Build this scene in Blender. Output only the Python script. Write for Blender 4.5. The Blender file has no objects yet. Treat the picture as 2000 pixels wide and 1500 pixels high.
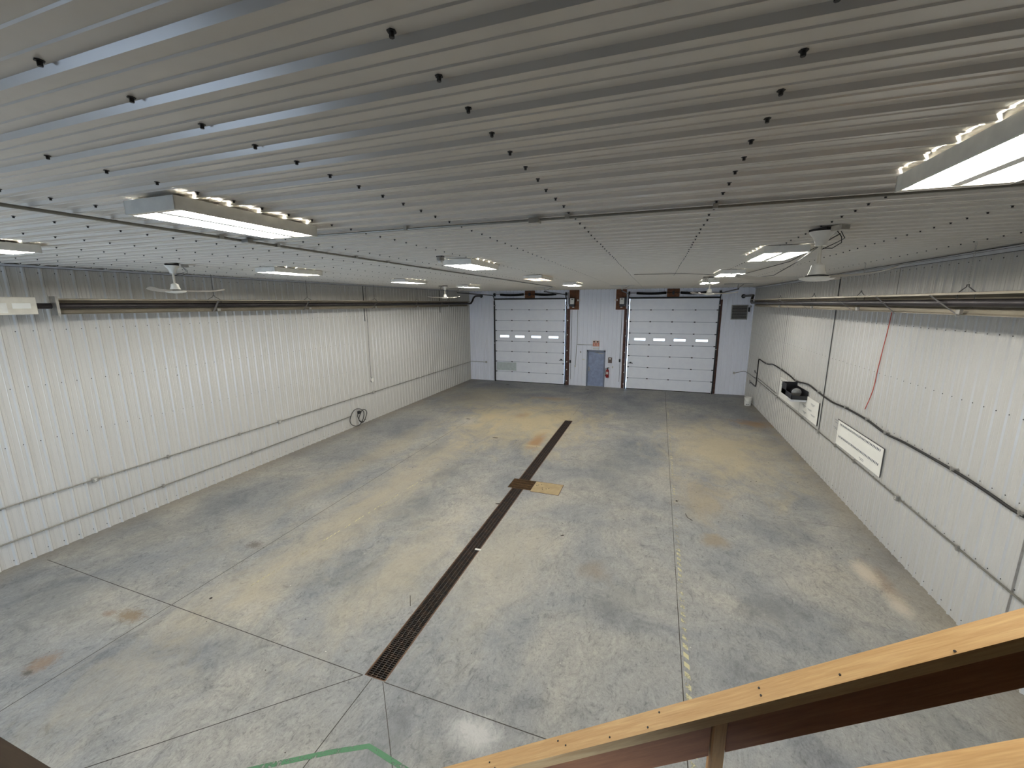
import bpy, bmesh, math, random
from mathutils import Vector, Matrix
random.seed(7)
sc = bpy.context.scene
COL = sc.collection

# ------------------------------------------------------------------ camera
XL, XR, YB, YF, H = -10.82, 4.447, -4.0, 23.33, 5.40      # left, right, back, far walls, ceiling height
CAMZ = 4.667
yaw, pit, rol, fpx = -0.3346, 0.1931, 0.0045, 806.8
fw = Vector((math.sin(yaw)*math.cos(pit), math.cos(yaw)*math.cos(pit), -math.sin(pit)))
rt = Vector((math.cos(yaw), -math.sin(yaw), 0))
dn = fw.cross(rt)
r2 = rt*math.cos(rol) + dn*math.sin(rol)
d2 = dn*math.cos(rol) - rt*math.sin(rol)
cam = bpy.data.cameras.new('camera')
cam.sensor_width = 36; cam.lens = fpx*36/2000; cam.clip_start = 0.05; cam.clip_end = 200
co = bpy.data.objects.new('camera', cam); COL.objects.link(co)
m = Matrix.Identity(4)
for i in range(3):
    m[i][0] = r2[i]; m[i][1] = -d2[i]; m[i][2] = -fw[i]
m[0][3], m[1][3], m[2][3] = 0, 0, CAMZ
co.matrix_world = m
sc.camera = co

# ------------------------------------------------------------------ world, exposure
w = bpy.data.worlds.new('overcast_sky'); sc.world = w; w.use_nodes = True
bg = w.node_tree.nodes['Background']
bg.inputs[0].default_value = (0.62, 0.78, 1.0, 1); bg.inputs[1].default_value = 6.0
sc.view_settings.view_transform = 'Standard'
sc.view_settings.look = 'None'
sc.view_settings.exposure = 0.0
sc.view_settings.gamma = 1.0
sc.view_settings.use_curve_mapping = False
try:
    sc.cycles.use_denoising = True
    sc.cycles.max_bounces = 10
    sc.cycles.diffuse_bounces = 6
    sc.cycles.sample_clamp_indirect = 12
except Exception: pass
LAMP = 172.0

# ------------------------------------------------------------------ materials
def lin(c):
    o = []
    for v in c:
        v /= 255.0
        o.append(v/12.92 if v <= .04045 else ((v+.055)/1.055)**2.4)
    return (o[0], o[1], o[2], 1)
class NT:
    def __init__(s, name):
        s.m = bpy.data.materials.new(name); s.m.use_nodes = True
        s.t = s.m.node_tree; s.n = s.t.nodes; s.b = s.n['Principled BSDF']
    def node(s, kind, **kw):
        n = s.n.new(kind)
        for k, v in kw.items(): setattr(n, k, v)
        return n
    def link(s, a, b): s.t.links.new(a, b)
    def noise(s, vec, scale, detail=4, rough=.6, dist=0):
        n = s.node('ShaderNodeTexNoise'); n.inputs['Scale'].default_value = scale
        n.inputs['Detail'].default_value = detail; n.inputs['Roughness'].default_value = rough
        n.inputs['Distortion'].default_value = dist
        if vec is not None: s.link(vec, n.inputs['Vector'])
        return n.outputs['Fac']
    def ramp(s, fac, stops):
        r = s.node('ShaderNodeValToRGB'); e = r.color_ramp.elements
        while len(e) < len(stops): e.new(.5)
        for i, (p, c) in enumerate(stops):
            e[i].position = p; e[i].color = c if len(c) == 4 else (*c, 1)
        s.link(fac, r.inputs[0]); return r.outputs[0]
    def mix(s, fac, a, b, mode='MIX'):
        x = s.node('ShaderNodeMix', data_type='RGBA', blend_type=mode)
        for sock, v in ((x.inputs[0], fac), (x.inputs[6], a), (x.inputs[7], b)):
            if hasattr(v, 'is_linked') or hasattr(v, 'links'): s.link(v, sock)
            else: sock.default_value = v
        return x.outputs[2]
    def math(s, op, a, b=0.0, c=0.0):
        x = s.node('ShaderNodeMath', operation=op)
        for i, v in enumerate((a, b, c)):
            if hasattr(v, 'links'): s.link(v, x.inputs[i])
            else: x.inputs[i].default_value = v
        return x.outputs[0]
    def coords(s, scale=(1, 1, 1), rot=(0, 0, 0)):
        c = s.node('ShaderNodeTexCoord'); mp = s.node('ShaderNodeMapping')
        mp.inputs['Scale'].default_value = scale; mp.inputs['Rotation'].default_value = rot
        s.link(c.outputs['Object'], mp.inputs['Vector']); return mp.outputs[0]
    def bump(s, h, strength=.3, dist=.01):
        b = s.node('ShaderNodeBump'); b.inputs['Strength'].default_value = strength
        b.inputs['Distance'].default_value = dist; s.link(h, b.inputs['Height'])
        s.link(b.outputs[0], s.b.inputs['Normal'])
def mat(name, rgb, rough=.5, metal=0.0, var=.06, scale=8.0, spec=None):
    """procedural paint/metal/plastic: base colour broken up by a soft noise"""
    k = NT(name); c = lin(rgb)
    v = k.noise(k.coords(), scale, 3)
    lo = tuple(x*(1-var) for x in c[:3])+(1,); hi = tuple(min(1, x*(1+var)) for x in c[:3])+(1,)
    k.link(k.ramp(v, [(.35, lo), (.65, hi)]), k.b.inputs['Base Color'])
    k.b.inputs['Roughness'].default_value = rough; k.b.inputs['Metallic'].default_value = metal
    if spec is not None: k.b.inputs['Specular IOR Level'].default_value = spec
    return k.m
def emit(name, rgb, strength):
    k = NT(name)
    k.b.inputs['Base Color'].default_value = (.8, .8, .8, 1)
    k.b.inputs['Emission Color'].default_value = (*rgb, 1)
    k.b.inputs['Emission Strength'].default_value = strength
    return k.m

def panel_mat(name, rgb, rough, spec=.5):
    k = NT(name); c = lin(rgb)
    v = k.noise(k.coords((.5, .5, .5)), .8, 3, .5)
    d = k.noise(k.coords((6, 6, .4)), 2.0, 3, .5)
    a = k.mix(v, tuple(x*.975 for x in c[:3])+(1,), tuple(min(1, x*1.015) for x in c[:3])+(1,))
    dd = k.ramp(d, [(.35, (1, 1, 1, 1)), (.9, (.955, .95, .94, 1))])
    k.link(k.mix(1.0, a, dd, 'MULTIPLY'), k.b.inputs['Base Color'])
    k.b.inputs['Roughness'].default_value = rough
    k.b.inputs['Specular IOR Level'].default_value = spec
    return k.m

M = {}
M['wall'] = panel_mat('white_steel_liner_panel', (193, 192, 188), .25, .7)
M['back'] = panel_mat('grey_brown_wall_lining', (104, 96, 86), .6)  # unseen back wall, tone chosen dark to keep the ceiling ribs dark
M['wall_far_lit'] = panel_mat('far_liner_panel_painted_light', (240, 243, 252), .34)  # far panels lightened and cooled, colour standing in for missing bluish light
M['ceil'] = panel_mat('white_steel_ceiling_panel', (208, 203, 193), .22, .7)
M['screw'] = mat('grey_screw_head', (58, 58, 58), .5, .6)
M['trim'] = mat('white_steel_trim', (196, 198, 202), .4)
M['seam'] = mat('dark_lap_seam', (70, 70, 70), .7)
M['galv'] = mat('galvanised_steel', (168, 166, 160), .38, .75, .12, 14)
M['dullsteel'] = mat('dull_grey_steel', (112, 110, 110), .5, .4)
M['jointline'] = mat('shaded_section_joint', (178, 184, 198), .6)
M['conduit'] = mat('galvanised_conduit', (132, 130, 122), .38, .6, .1, 20)
M['black'] = mat('black_painted_steel', (22, 22, 26), .45)
M['rubber'] = mat('black_rubber', (24, 23, 22), .6)
M['tube'] = mat('dark_steel_heater_tube', (52, 48, 50), .42, .5, .2, 5)
M['white'] = mat('white_enamel', (226, 225, 218), .32)
M['offwhite'] = mat('off_white_plastic', (215, 210, 196), .45)
M['reflector'] = mat('bright_white_reflector', (236, 236, 230), .25)
M['hood'] = mat('aluminium_reflector_hood', (150, 142, 126), .42, .35, .08, 3)
M['door'] = mat('bluish_white_door_skin', (243, 246, 254), .36, 0, .025, 3)  # bluish white skin, lightened further to make up for weak far light
M['door_patch'] = mat('greyish_green_repair_skin', (196, 206, 206), .5)
M['bluegrey'] = mat('blue_grey_door_paint', (144, 156, 184), .42, 0, .12, 6)
M['frame'] = mat('grey_door_frame_paint', (122, 130, 146), .5)
M['red'] = mat('red_enamel', (150, 32, 34), .35)
M['redcord'] = mat('red_air_hose', (170, 62, 48), .5)
M['exitface'] = mat('white_sign_face', (226, 190, 172), .5)
M['exitred'] = mat('red_sign_lettering', (205, 62, 40), .5)
M['brownplate'] = mat('brown_metal_plate', (112, 96, 90), .55)
M['ply'] = mat('brown_stained_plywood', (112, 70, 44), .7, 0, .35, 7)
M['jamb'] = mat('brown_treated_jamb', (88, 60, 52), .75, 0, .35, 6)
M['board'] = mat('white_hardboard', (240, 240, 234), .42, 0, .03, 2)
M['ink'] = mat('grey_marker_ink', (96, 100, 110), .6)
M['bucket'] = mat('white_pail_plastic', (232, 232, 226), .4)
M['green'] = None
M['hole'] = mat('dark_channel_concrete', (34, 31, 28), .9)
M['spring'] = mat('oiled_black_spring', (26, 26, 30), .4, .5)
M['shade'] = mat('grey_fan_blade', (168, 164, 156), .4)
M['lamp'] = emit('glowing_fluorescent_tube', (1.0, .965, .885), LAMP)
M['lamp_dim'] = emit('faintly_glowing_fluorescent_tube', (1.0, .72, .55), LAMP*.07)

# concrete
def concrete():
    k = NT('stained_trowelled_concrete')
    tc = k.node('ShaderNodeTexCoord'); P = tc.outputs['Object']
    def mp(scale, rot=0.0, loc=(0, 0, 0)):
        n = k.node('ShaderNodeMapping'); n.inputs['Scale'].default_value = scale
        n.inputs['Rotation'].default_value = (0, 0, rot); n.inputs['Location'].default_value = loc
        k.link(P, n.inputs['Vector']); return n.outputs[0]
    big = k.noise(mp((1, 1, 1)), .42, 6, .62, .6)
    mid = k.noise(mp((1.0, .8, 1), .5), 1.5, 8, .68, 1.8)
    swirl = k.noise(mp((1.6, 1, 1), -.4), 3.2, 9, .72, 3.4)
    fine = k.noise(mp((1, 1, 1)), 55, 4, .7)
    base = k.ramp(big, [(.30, lin((123, 127, 133))), (.45, lin((147, 149, 150))), (.58, lin((164, 163, 158))), (.72, lin((178, 174, 163)))])
    m1 = k.ramp(mid, [(.32, (.66, .67, .69, 1)), (.46, (.90, .90, .90, 1)), (.6, (1, 1, 1, 1)), (.75, (1.06, 1.04, 1.0, 1))])
    c = k.mix(.9, base, m1, 'MULTIPLY')
    m2 = k.ramp(swirl, [(.34, (.52, .53, .55, 1)), (.43, (.88, .88, .88, 1)), (.55, (1, 1, 1, 1)), (.66, (1.12, 1.12, 1.10, 1))])
    c = k.mix(.85, c, m2, 'MULTIPLY')
    sw2 = k.noise(mp((1.3, 1, 1), .8), 9.0, 8, .72, 2.6)
    mm = k.ramp(sw2, [(.36, (.60, .61, .62, 1)), (.44, (.92, .92, .92, 1)), (.56, (1, 1, 1, 1)), (.66, (1.12, 1.11, 1.09, 1))])
    c = k.mix(k.ramp(mid, [(.40, (1,)*3+(1,)), (.62, (.45,)*3+(1,))]), c, k.mix(1.0, c, mm, 'MULTIPLY'))
    sw3 = k.noise(mp((1.5, 1, 1), .3), 21.0, 7, .75, 1.6)
    c = k.mix(.75, c, k.ramp(sw3, [(.36, (.62, .62, .63, 1)), (.44, (.94, .94, .94, 1)), (.57, (1, 1, 1, 1)), (.66, (1.13, 1.12, 1.10, 1))]), 'MULTIPLY')
    m3 = k.ramp(fine, [(.3, (.88, .88, .88, 1)), (.7, (1.08, 1.08, 1.08, 1))])
    c = k.mix(.6, c, m3, 'MULTIPLY')
    sep = k.node('ShaderNodeSeparateXYZ'); k.link(P, sep.inputs[0]); X, Y = sep.outputs[0], sep.outputs[1]
    edge = k.noise(mp((1, .6, 1)), 1.3, 7, .7, 1.0)
    def spot(cx, cy, rx, ry, col, amt, c, soft=.55, n=edge, rot=0.0):
        dx = k.math('SUBTRACT', X, cx); dy = k.math('SUBTRACT', Y, cy)
        if rot:
            a, b = math.cos(rot), math.sin(rot)
            ex = k.math('ADD', k.math('MULTIPLY', dx, a), k.math('MULTIPLY', dy, b))
            ey = k.math('SUBTRACT', k.math('MULTIPLY', dy, a), k.math('MULTIPLY', dx, b)); dx, dy = ex, ey
        dx = k.math('DIVIDE', dx, rx); dy = k.math('DIVIDE', dy, ry)
        d = k.math('SQRT', k.math('ADD', k.math('MULTIPLY', dx, dx), k.math('MULTIPLY', dy, dy)))
        d = k.math('ADD', d, k.math('MULTIPLY', k.math('SUBTRACT', n, .5), 2.2))
        mr = k.node('ShaderNodeMapRange', clamp=True); k.link(d, mr.inputs[0])
        mr.inputs[1].default_value = 1.0; mr.inputs[2].default_value = 1.0-soft
        mr.inputs[3].default_value = 0; mr.inputs[4].default_value = amt
        return k.mix(mr.outputs[0], c, lin(col))
    # pale tan silt: tyre lanes towards the left door and the far half of the floor
    c = spot(-6.2, 8.5, 1.1, 8.5, (178, 167, 142), .55, c, .9)
    c = spot(-8.1, 10.5, .7, 7.5, (168, 157, 132), .40, c, .9)
    c = spot(-4.6, 15.5, 3.4, 4.0, (190, 174, 134), .68, c, .8)
    c = spot(-8.0, 19.0, 2.6, 3.6, (160, 150, 122), .45, c, .8)
    c = spot(2.2, 14.5, 2.4, 4.2, (184, 170, 136), .58, c, .8)
    c = spot(-2.4, 6.6, .9, 2.4, (172, 165, 146), .45, c, .9)
    c = spot(-4.1, 5.6, 1.0, 2.2, (176, 166, 142), .50, c, .9)
    c = spot(1.3, 10.4, .8, 1.6, (158, 142, 112), .45, c, .8)
    # oily grey patches
    for (x, y, a, b, am) in ((-5.0, 7.6, .75, 1.3, .5), (-4.9, 5.2, .7, .7, .35), (-9.6, 5.4, .7, 2.2, .30), (1.9, 6.6, .55, .5, .55),
                             (1.6, 5.0, .9, .6, .4), (-.3, 6.1, .7, .8, .35), (-1.0, 11.2, 1.2, 2.4, .3), (0.2, 17.5, 2.6, 2.4, .30),
                             (-6.7, 11.3, .6, 1.1, .4), (2.9, 20.6, 2.2, 1.8, .35), (-5.4, 3.4, .7, .5, .35), (2.7, 9.4, .9, .8, .35),
                             (-2.45, 3.05, .28, .42, .5), (-9.0, 3.2, 1.2, .8, .3), (3.2, 5.4, .7, .7, .35), (-5.4, 9.7, .4, .9, .45)):
        c = spot(x, y, a, b, (100, 103, 106), am, c, .8, mid)
    # rust and mud marks
    c = spot(-3.65, 13.1, .30, .95, (150, 108, 60), .75, c, .9)
    c = spot(4.0, 17.8, 1.1, .55, (146, 106, 58), .70, c, .9, rot=-.2)
    c = spot(-5.2, 16.1, .5, .55, (150, 112, 70), .55, c, .9)
    c = spot(-4.6, 19.6, 1.3, .5, (158, 128, 84), .50, c, .9)
    c = spot(-7.35, 3.30, .33, .16, (126, 108, 82), .80, c, .7, sw2)
    c = spot(-7.72, 3.22, .14, .08, (132, 108, 86), .60, c, .7, sw2)
    c = spot(-7.45, 2.36, .20, .22, (140, 112, 84), .60, c, .7, sw2)
    c = spot(-7.42, 2.22, .08, .05, (72, 68, 64), .80, c, .7, sw2)
    c = spot(-7.26, 5.32, .22, .16, (88, 78, 72), .70, c, .7, sw2)
    c = spot(1.35, 8.4, .35, .30, (134, 116, 88), .55, c, .7)
    c = spot(-.75, 6.65, .42, .42, (128, 112, 92), .5, c, .8)
    c = spot(3.85, 7.9, .22, .8, (150, 122, 96), .45, c, .8)
    # white efflorescence
    c = spot(-1.63, 3.40, .40, .26, (206, 206, 202), .65, c, .8, swirl)
    c = spot(3.72, 8.15, .22, .50, (206, 196, 178), .75, c, .7, sw2)
    c = spot(3.85, 7.35, .20, .38, (206, 196, 178), .65, c, .7, sw2)
    c = spot(-7.0, 14.6, .5, .7, (184, 184, 178), .5, c, .8)
    c = spot(-3.62, 12.6, .5, .10, (190, 176, 140), .5, c, .8)
    # grime line along the walls
    for dist in (k.math('SUBTRACT', X, XL), k.math('SUBTRACT', XR, X)):
        mr = k.node('ShaderNodeMapRange', clamp=True)
        k.link(k.math('ADD', dist, k.math('MULTIPLY', k.math('SUBTRACT', edge, .5), .9)), mr.inputs[0])
        mr.inputs[1].default_value = .75; mr.inputs[2].default_value = 0.0
        mr.inputs[3].default_value = 0; mr.inputs[4].default_value = .45
        c = k.mix(mr.outputs[0], c, lin((128, 114, 90)))
    k.link(c, k.b.inputs['Base Color'])
    k.link(k.ramp(mid, [(.3, (.48,)*3+(1,)), (.7, (.72,)*3+(1,))]), k.b.inputs['Roughness'])
    hgt = k.math('ADD', k.math('MULTIPLY', swirl, 1.0), k.math('MULTIPLY', fine, .25))
    k.bump(hgt, .45, .012)
    return k.m
M['floor'] = concrete()

def wood(name, a, b, rotY=0.0, rough=.55):
    k = NT(name)
    tc = k.node('ShaderNodeTexCoord')
    m0 = k.node('ShaderNodeMapping'); m0.inputs['Rotation'].default_value = (0, rotY, 0)
    k.link(tc.outputs['Object'], m0.inputs['Vector'])
    def sc_(s):
        n = k.node('ShaderNodeMapping'); n.inputs['Scale'].default_value = s; k.link(m0.outputs[0], n.inputs['Vector']); return n.outputs[0]
    g = k.noise(sc_((2.2, 30, 30)), 1.6, 6, .6, .8)
    g2 = k.noise(sc_((9, 170, 170)), 1.2, 3, .6)
    c = k.ramp(g, [(.3, lin(a)), (.5, lin(tuple((p+q)/2 for p, q in zip(a, b)))), (.7, lin(b))])
    c = k.mix(.35, c, k.ramp(g2, [(.35, (.72, .66, .58, 1)), (.65, (1.05, 1.03, 1, 1))]), 'MULTIPLY')
    vo = k.node('ShaderNodeTexVoronoi'); vo.inputs['Scale'].default_value = 3.4
    k.link(sc_((.55, 1.3, 1.3)), vo.inputs['Vector'])
    kn = k.ramp(vo.outputs['Distance'], [(0, lin((110, 70, 40))), (.07, lin((74, 46, 28))), (.10, lin((190, 150, 110))), (.125, (1, 1, 1, 1))])
    c = k.mix(1.0, c, kn, 'MULTIPLY')
    k.link(c, k.b.inputs['Base Color']); k.b.inputs['Roughness'].default_value = rough
    k.bump(g2, .12, .003)
    return k.m
SL = .742
ANG = math.atan(SL)
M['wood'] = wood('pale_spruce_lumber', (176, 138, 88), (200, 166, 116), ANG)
M['wood_shaded'] = wood('shaded_reddish_spruce_lumber', (126, 78, 44), (150, 98, 58), ANG)  # reddish lumber, colour darkened further for faces turned from the lamps
M['postwood'] = wood('spruce_post_lumber', (158, 116, 70), (186, 144, 90), math.pi/2)
M['deck'] = wood('dull_brown_deck_timber', (44, 31, 15), (56, 41, 21), 0, .85)

def rusty(name, a, b, lo=.42, hi=.62, scale=9, rough=.6):
    k = NT(name); v = k.noise(k.coords(), scale, 6, .7)
    k.link(k.ramp(v, [(lo, lin(a)), (hi, lin(b))]), k.b.inputs['Base Color'])
    k.b.inputs['Roughness'].default_value = rough; k.b.inputs['Metallic'].default_value = .35
    return k.m
M['grate'] = rusty('dark_rusting_grate_steel', (50, 47, 46), (80, 62, 50))
M['rust'] = rusty('orange_rust_steel', (78, 52, 34), (108, 76, 50))
M['rustgrate'] = rusty('brown_rust_grate_steel', (84, 62, 38), (116, 88, 54))
M['plate'] = rusty('tan_dusty_steel_plate', (160, 142, 108), (176, 158, 122), .4, .6, 4, .7)

def worn(name, rgb, thr, scale=22):
    k = NT(name); c = lin(rgb)
    n = k.noise(k.coords(), scale, 8, .75)
    n2 = k.noise(k.coords(), 1.1, 3, .6)
    a = k.ramp(k.math('ADD', n, k.math('MULTIPLY', k.math('SUBTRACT', n2, .5), .9)), [(thr-.05, (0, 0, 0, 1)), (thr+.05, (1, 1, 1, 1))])
    k.b.inputs['Base Color'].default_value = c; k.b.inputs['Roughness'].default_value = .6
    k.link(a, k.b.inputs['Alpha']); return k.m
M['tape'] = worn('worn_pale_yellow_floor_tape', (190, 183, 146), .49)
M['tapefaint'] = worn('scuffed_pale_yellow_floor_tape', (190, 180, 146), .52)
M['tapedark'] = worn('worn_dark_floor_tape', (88, 84, 72), .55)
M['green'] = worn('worn_green_floor_tape', (74, 122, 88), .38)

# ------------------------------------------------------------------ mesh builder
class MB:
    def __init__(s): s.v = []; s.f = []
    def add(s, vs, fs):
        o = len(s.v); s.v += [tuple(p) for p in vs]; s.f += [tuple(i+o for i in f) for f in fs]; return s
    def box(s, x0, y0, z0, x1, y1, z1):
        x0, x1 = min(x0, x1), max(x0, x1); y0, y1 = min(y0, y1), max(y0, y1); z0, z1 = min(z0, z1), max(z0, z1)
        return s.add([(x0, y0, z0), (x1, y0, z0), (x1, y1, z0), (x0, y1, z0), (x0, y0, z1), (x1, y0, z1), (x1, y1, z1), (x0, y1, z1)],
                     [(0, 3, 2, 1), (4, 5, 6, 7), (0, 1, 5, 4), (1, 2, 6, 5), (2, 3, 7, 6), (3, 0, 4, 7)])
    def bbox(s, x0, y0, z0, x1, y1, z1, b=.005):
        """box with chamfered vertical and horizontal edges"""
        bm = bmesh.new(); bmesh.ops.create_cube(bm, size=1)
        bmesh.ops.scale(bm, vec=(abs(x1-x0), abs(y1-y0), abs(z1-z0)), verts=bm.verts)
        bmesh.ops.translate(bm, vec=((x0+x1)/2, (y0+y1)/2, (z0+z1)/2), verts=bm.verts)
        bmesh.ops.bevel(bm, geom=bm.edges[:], offset=b, segments=2, affect='EDGES', profile=.5)
        bm.verts.ensure_lookup_table()
        s.add([v.co[:] for v in bm.verts], [tuple(v.index for v in f.verts) for f in bm.faces]); bm.free(); return s
    def slab(s, poly, off):
        """polygon (3-D points) thickened by the vector off"""
        n = len(poly); off = Vector(off)
        vs = [Vector(p) for p in poly]; vs += [p+off for p in vs]
        fs = [tuple(range(n-1, -1, -1)), tuple(range(n, 2*n))] + [(i, (i+1) % n, n+(i+1) % n, n+i) for i in range(n)]
        return s.add(vs, fs)
    def tube(s, pts, r, n=10, closed=False, caps=True):
        P = [Vector(p) for p in pts]; N = len(P)
        rs = r if isinstance(r, (list, tuple)) else [r]*N
        ring = []; up = None
        for i in range(N):
            if closed: t = (P[(i+1) % N]-P[i-1])
            else: t = (P[min(i+1, N-1)]-P[max(i-1, 0)])
            t.normalize()
            if up is None:
                up = Vector((0, 0, 1)) if abs(t.z) < .9 else Vector((1, 0, 0))
            a = t.cross(up)
            if a.length < 1e-5: a = t.orthogonal()
            a.normalize(); b = a.cross(t).normalized(); up = b
            ring.append([P[i]+(a*math.cos(2*math.pi*j/n)+b*math.sin(2*math.pi*j/n))*rs[i] for j in range(n)])
        vs = [p for q in ring for p in q]; fs = []
        for i in range(N if closed else N-1):
            k = (i+1) % N
            for j in range(n):
                fs.append((i*n+j, k*n+j, k*n+(j+1) % n, i*n+(j+1) % n))
        if not closed and caps:
            fs.append(tuple(range(n))); fs.append(tuple(range((N-1)*n+n-1, (N-1)*n-1, -1)))
        return s.add(vs, fs)
    def lathe(s, prof, c=(0, 0, 0), n=24, axis='Z'):
        """prof: list of (radius, height)"""
        vs = []; fs = []
        for (r, h) in prof:
            for j in range(n):
                a = 2*math.pi*j/n; p = (r*math.cos(a), r*math.sin(a), h)
                if axis == 'Y': p = (p[0], p[2], p[1])
                if axis == 'X': p = (p[2], p[0], p[1])
                vs.append((p[0]+c[0], p[1]+c[1], p[2]+c[2]))
        for i in range(len(prof)-1):
            for j in range(n): fs.append((i*n+j, i*n+(j+1) % n, (i+1)*n+(j+1) % n, (i+1)*n+j))
        fs.append(tuple(range(n-1, -1, -1))); fs.append(tuple(range((len(prof)-1)*n, len(prof)*n)))
        return s.add(vs, fs)
    def build(s, name, mt, parent=None, smooth=False, loc=None, **props):
        """vertices are in world metres; they are moved to the local frame of parent (or of loc)"""
        off = Vector(loc) if loc is not None else (Vector(parent['_o']) if parent is not None and '_o' in parent else Vector((0, 0, 0)))
        me = bpy.data.meshes.new(name)
        me.from_pydata([(x-off.x, y-off.y, z-off.z) for x, y, z in s.v], [], s.f); me.update()
        bm = bmesh.new(); bm.from_mesh(me); bmesh.ops.recalc_face_normals(bm, faces=bm.faces); bm.to_mesh(me); bm.free()
        me.materials.append(M[mt] if isinstance(mt, str) else mt)
        if smooth:
            for p in me.polygons: p.use_smooth = True
            me.set_sharp_from_angle(angle=math.radians(40))
        o = bpy.data.objects.new(name, me); COL.objects.link(o)
        if loc is not None: o.location = loc; o['_o'] = tuple(loc)
        elif parent is not None and '_o' in parent: o['_o'] = tuple(parent['_o'])
        if parent is not None: o.parent = parent
        for k_, v_ in props.items(): o[k_] = v_
        return o
def tag(o, label, cat, group=None):
    o['label'] = label; o['category'] = cat
    if group: o['group'] = group
    return o
def thing(name, label, cat, loc=(0, 0, 0), group=None):
    o = bpy.data.objects.new(name, None); COL.objects.link(o); o.empty_display_size = .1
    o.location = loc; o['_o'] = tuple(loc); return tag(o, label, cat, group)
def structure(o): o['kind'] = 'structure'; return o
def copy_tree(o, parent=None):
    c = o.copy(); COL.objects.link(c); c.parent = parent
    for ch in list(o.children): copy_tree(ch, c)
    return c

# ------------------------------------------------------------------ corrugated liner panels
RIB, PITCH = .021, .2286
def profile(a, b, phase, pitch=PITCH, rib=RIB, minor=.005):
    BASE, TOP = (.046, .030) if rib > .0302 else (.060, .022) if rib > .025 else (.046, .020)
    """breakpoints (s, height) of the ribbed sheet between a and b"""
    pts = []
    k0 = math.floor((a-phase)/pitch)-1; k1 = math.ceil((b-phase)/pitch)+1
    for k in range(k0, k1+1):
        c = phase+k*pitch
        pts += [(c-BASE/2, 0), (c-TOP/2, rib), (c+TOP/2, rib), (c+BASE/2, 0)]
        for q in (1/3, 2/3):
            e = c+pitch*q; pts += [(e-.009, 0), (e-.004, minor), (e+.004, minor), (e+.009, 0)]
    pts.sort()
    def val(s):
        for (s0, h0), (s1, h1) in zip(pts, pts[1:]):
            if s0 <= s <= s1: return h0+(h1-h0)*(s-s0)/max(1e-9, s1-s0)
        return 0
    return [(a, val(a))]+[p for p in pts if a+1e-6 < p[0] < b-1e-6]+[(b, val(b))]
def sheet(mb, kind, a, b, t0, t1, plane, sign, phase, pitch=PITCH, rib=RIB):
    """kind 'x': wall at x=plane, ribs spaced along y, running z t0..t1; 'y': wall at y=plane, ribs spaced along x;
    'z': ceiling at z=plane, ribs spaced along y, running along x t0..t1.  sign: direction the ribs stand out"""
    pr = profile(a, b, phase, pitch, rib); vs = []
    for (s, h) in pr:
        d = plane+sign*h
        if kind == 'x': vs += [(d, s, t0), (d, s, t1)]
        elif kind == 'y': vs += [(s, d, t0), (s, d, t1)]
        else: vs += [(t0, s, d), (t1, s, d)]
    mb.add(vs, [(2*i, 2*i+2, 2*i+3, 2*i+1) for i in range(len(pr)-1)])
T = .12   # body of the walls behind the sheet
PH_L, PH_R, PH_F, PH_C, PIT_C = 3.455, 6.90, -4.30, 1.65, .2437

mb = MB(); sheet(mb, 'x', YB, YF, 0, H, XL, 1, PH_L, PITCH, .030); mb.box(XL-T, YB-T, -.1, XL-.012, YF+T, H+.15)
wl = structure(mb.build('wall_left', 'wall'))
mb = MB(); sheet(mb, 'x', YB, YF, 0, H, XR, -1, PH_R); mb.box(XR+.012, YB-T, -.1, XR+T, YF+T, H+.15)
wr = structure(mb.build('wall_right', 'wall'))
mb = MB(); sheet(mb, 'z', YB, YF, XL, XR, H, -1, PH_C, PIT_C); mb.box(XL-T, YB-T, H+.012, XR+T, YF+T+.2, H+.15)
ce = structure(mb.build('ceiling', 'ceil'))
# far wall with its openings: two overhead doors and the man door
DL = (-9.10, -4.86); DR = (-1.44, 2.88); DM = (-3.60, -2.62); DZ = 4.90; MZ = 2.03
cols = [(XL, DL[0], 0, H), (DL[0], DL[1], DZ, H), (DL[1], DM[0], 0, H), (DM[0], DM[1], MZ, H), (DM[1], DR[0], 0, H), (DR[0], DR[1], DZ, H), (DR[1], XR, 0, H)]
mb = MB()
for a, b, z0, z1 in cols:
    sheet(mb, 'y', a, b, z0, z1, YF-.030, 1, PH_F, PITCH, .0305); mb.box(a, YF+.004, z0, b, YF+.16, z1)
wf = structure(mb.build('wall_far', 'wall_far_lit'))
# wall behind the viewer, with two unseen doorways added for bluish daylight: one on the left, a wide one under the mezzanine
mb = MB()
for a, b, z0, z1 in ((XL, -10.6, 0, H), (-10.6, -6.6, 3.4, H), (-6.6, -5.8, 0, H), (-5.8, 3.6, 2.6, H), (3.6, XR, 0, H)):
    sheet(mb, 'y', a, b, z0, z1, YB, 1, PH_F); mb.box(a, YB-.16, z0, b, YB-.012, z1)
structure(mb.build('wall_back', 'back'))
k = NT('clear_window_glass'); k.b.inputs['Roughness'].default_value = .03; k.b.inputs['Alpha'].default_value = .12
M['glass'] = k.m

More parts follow.
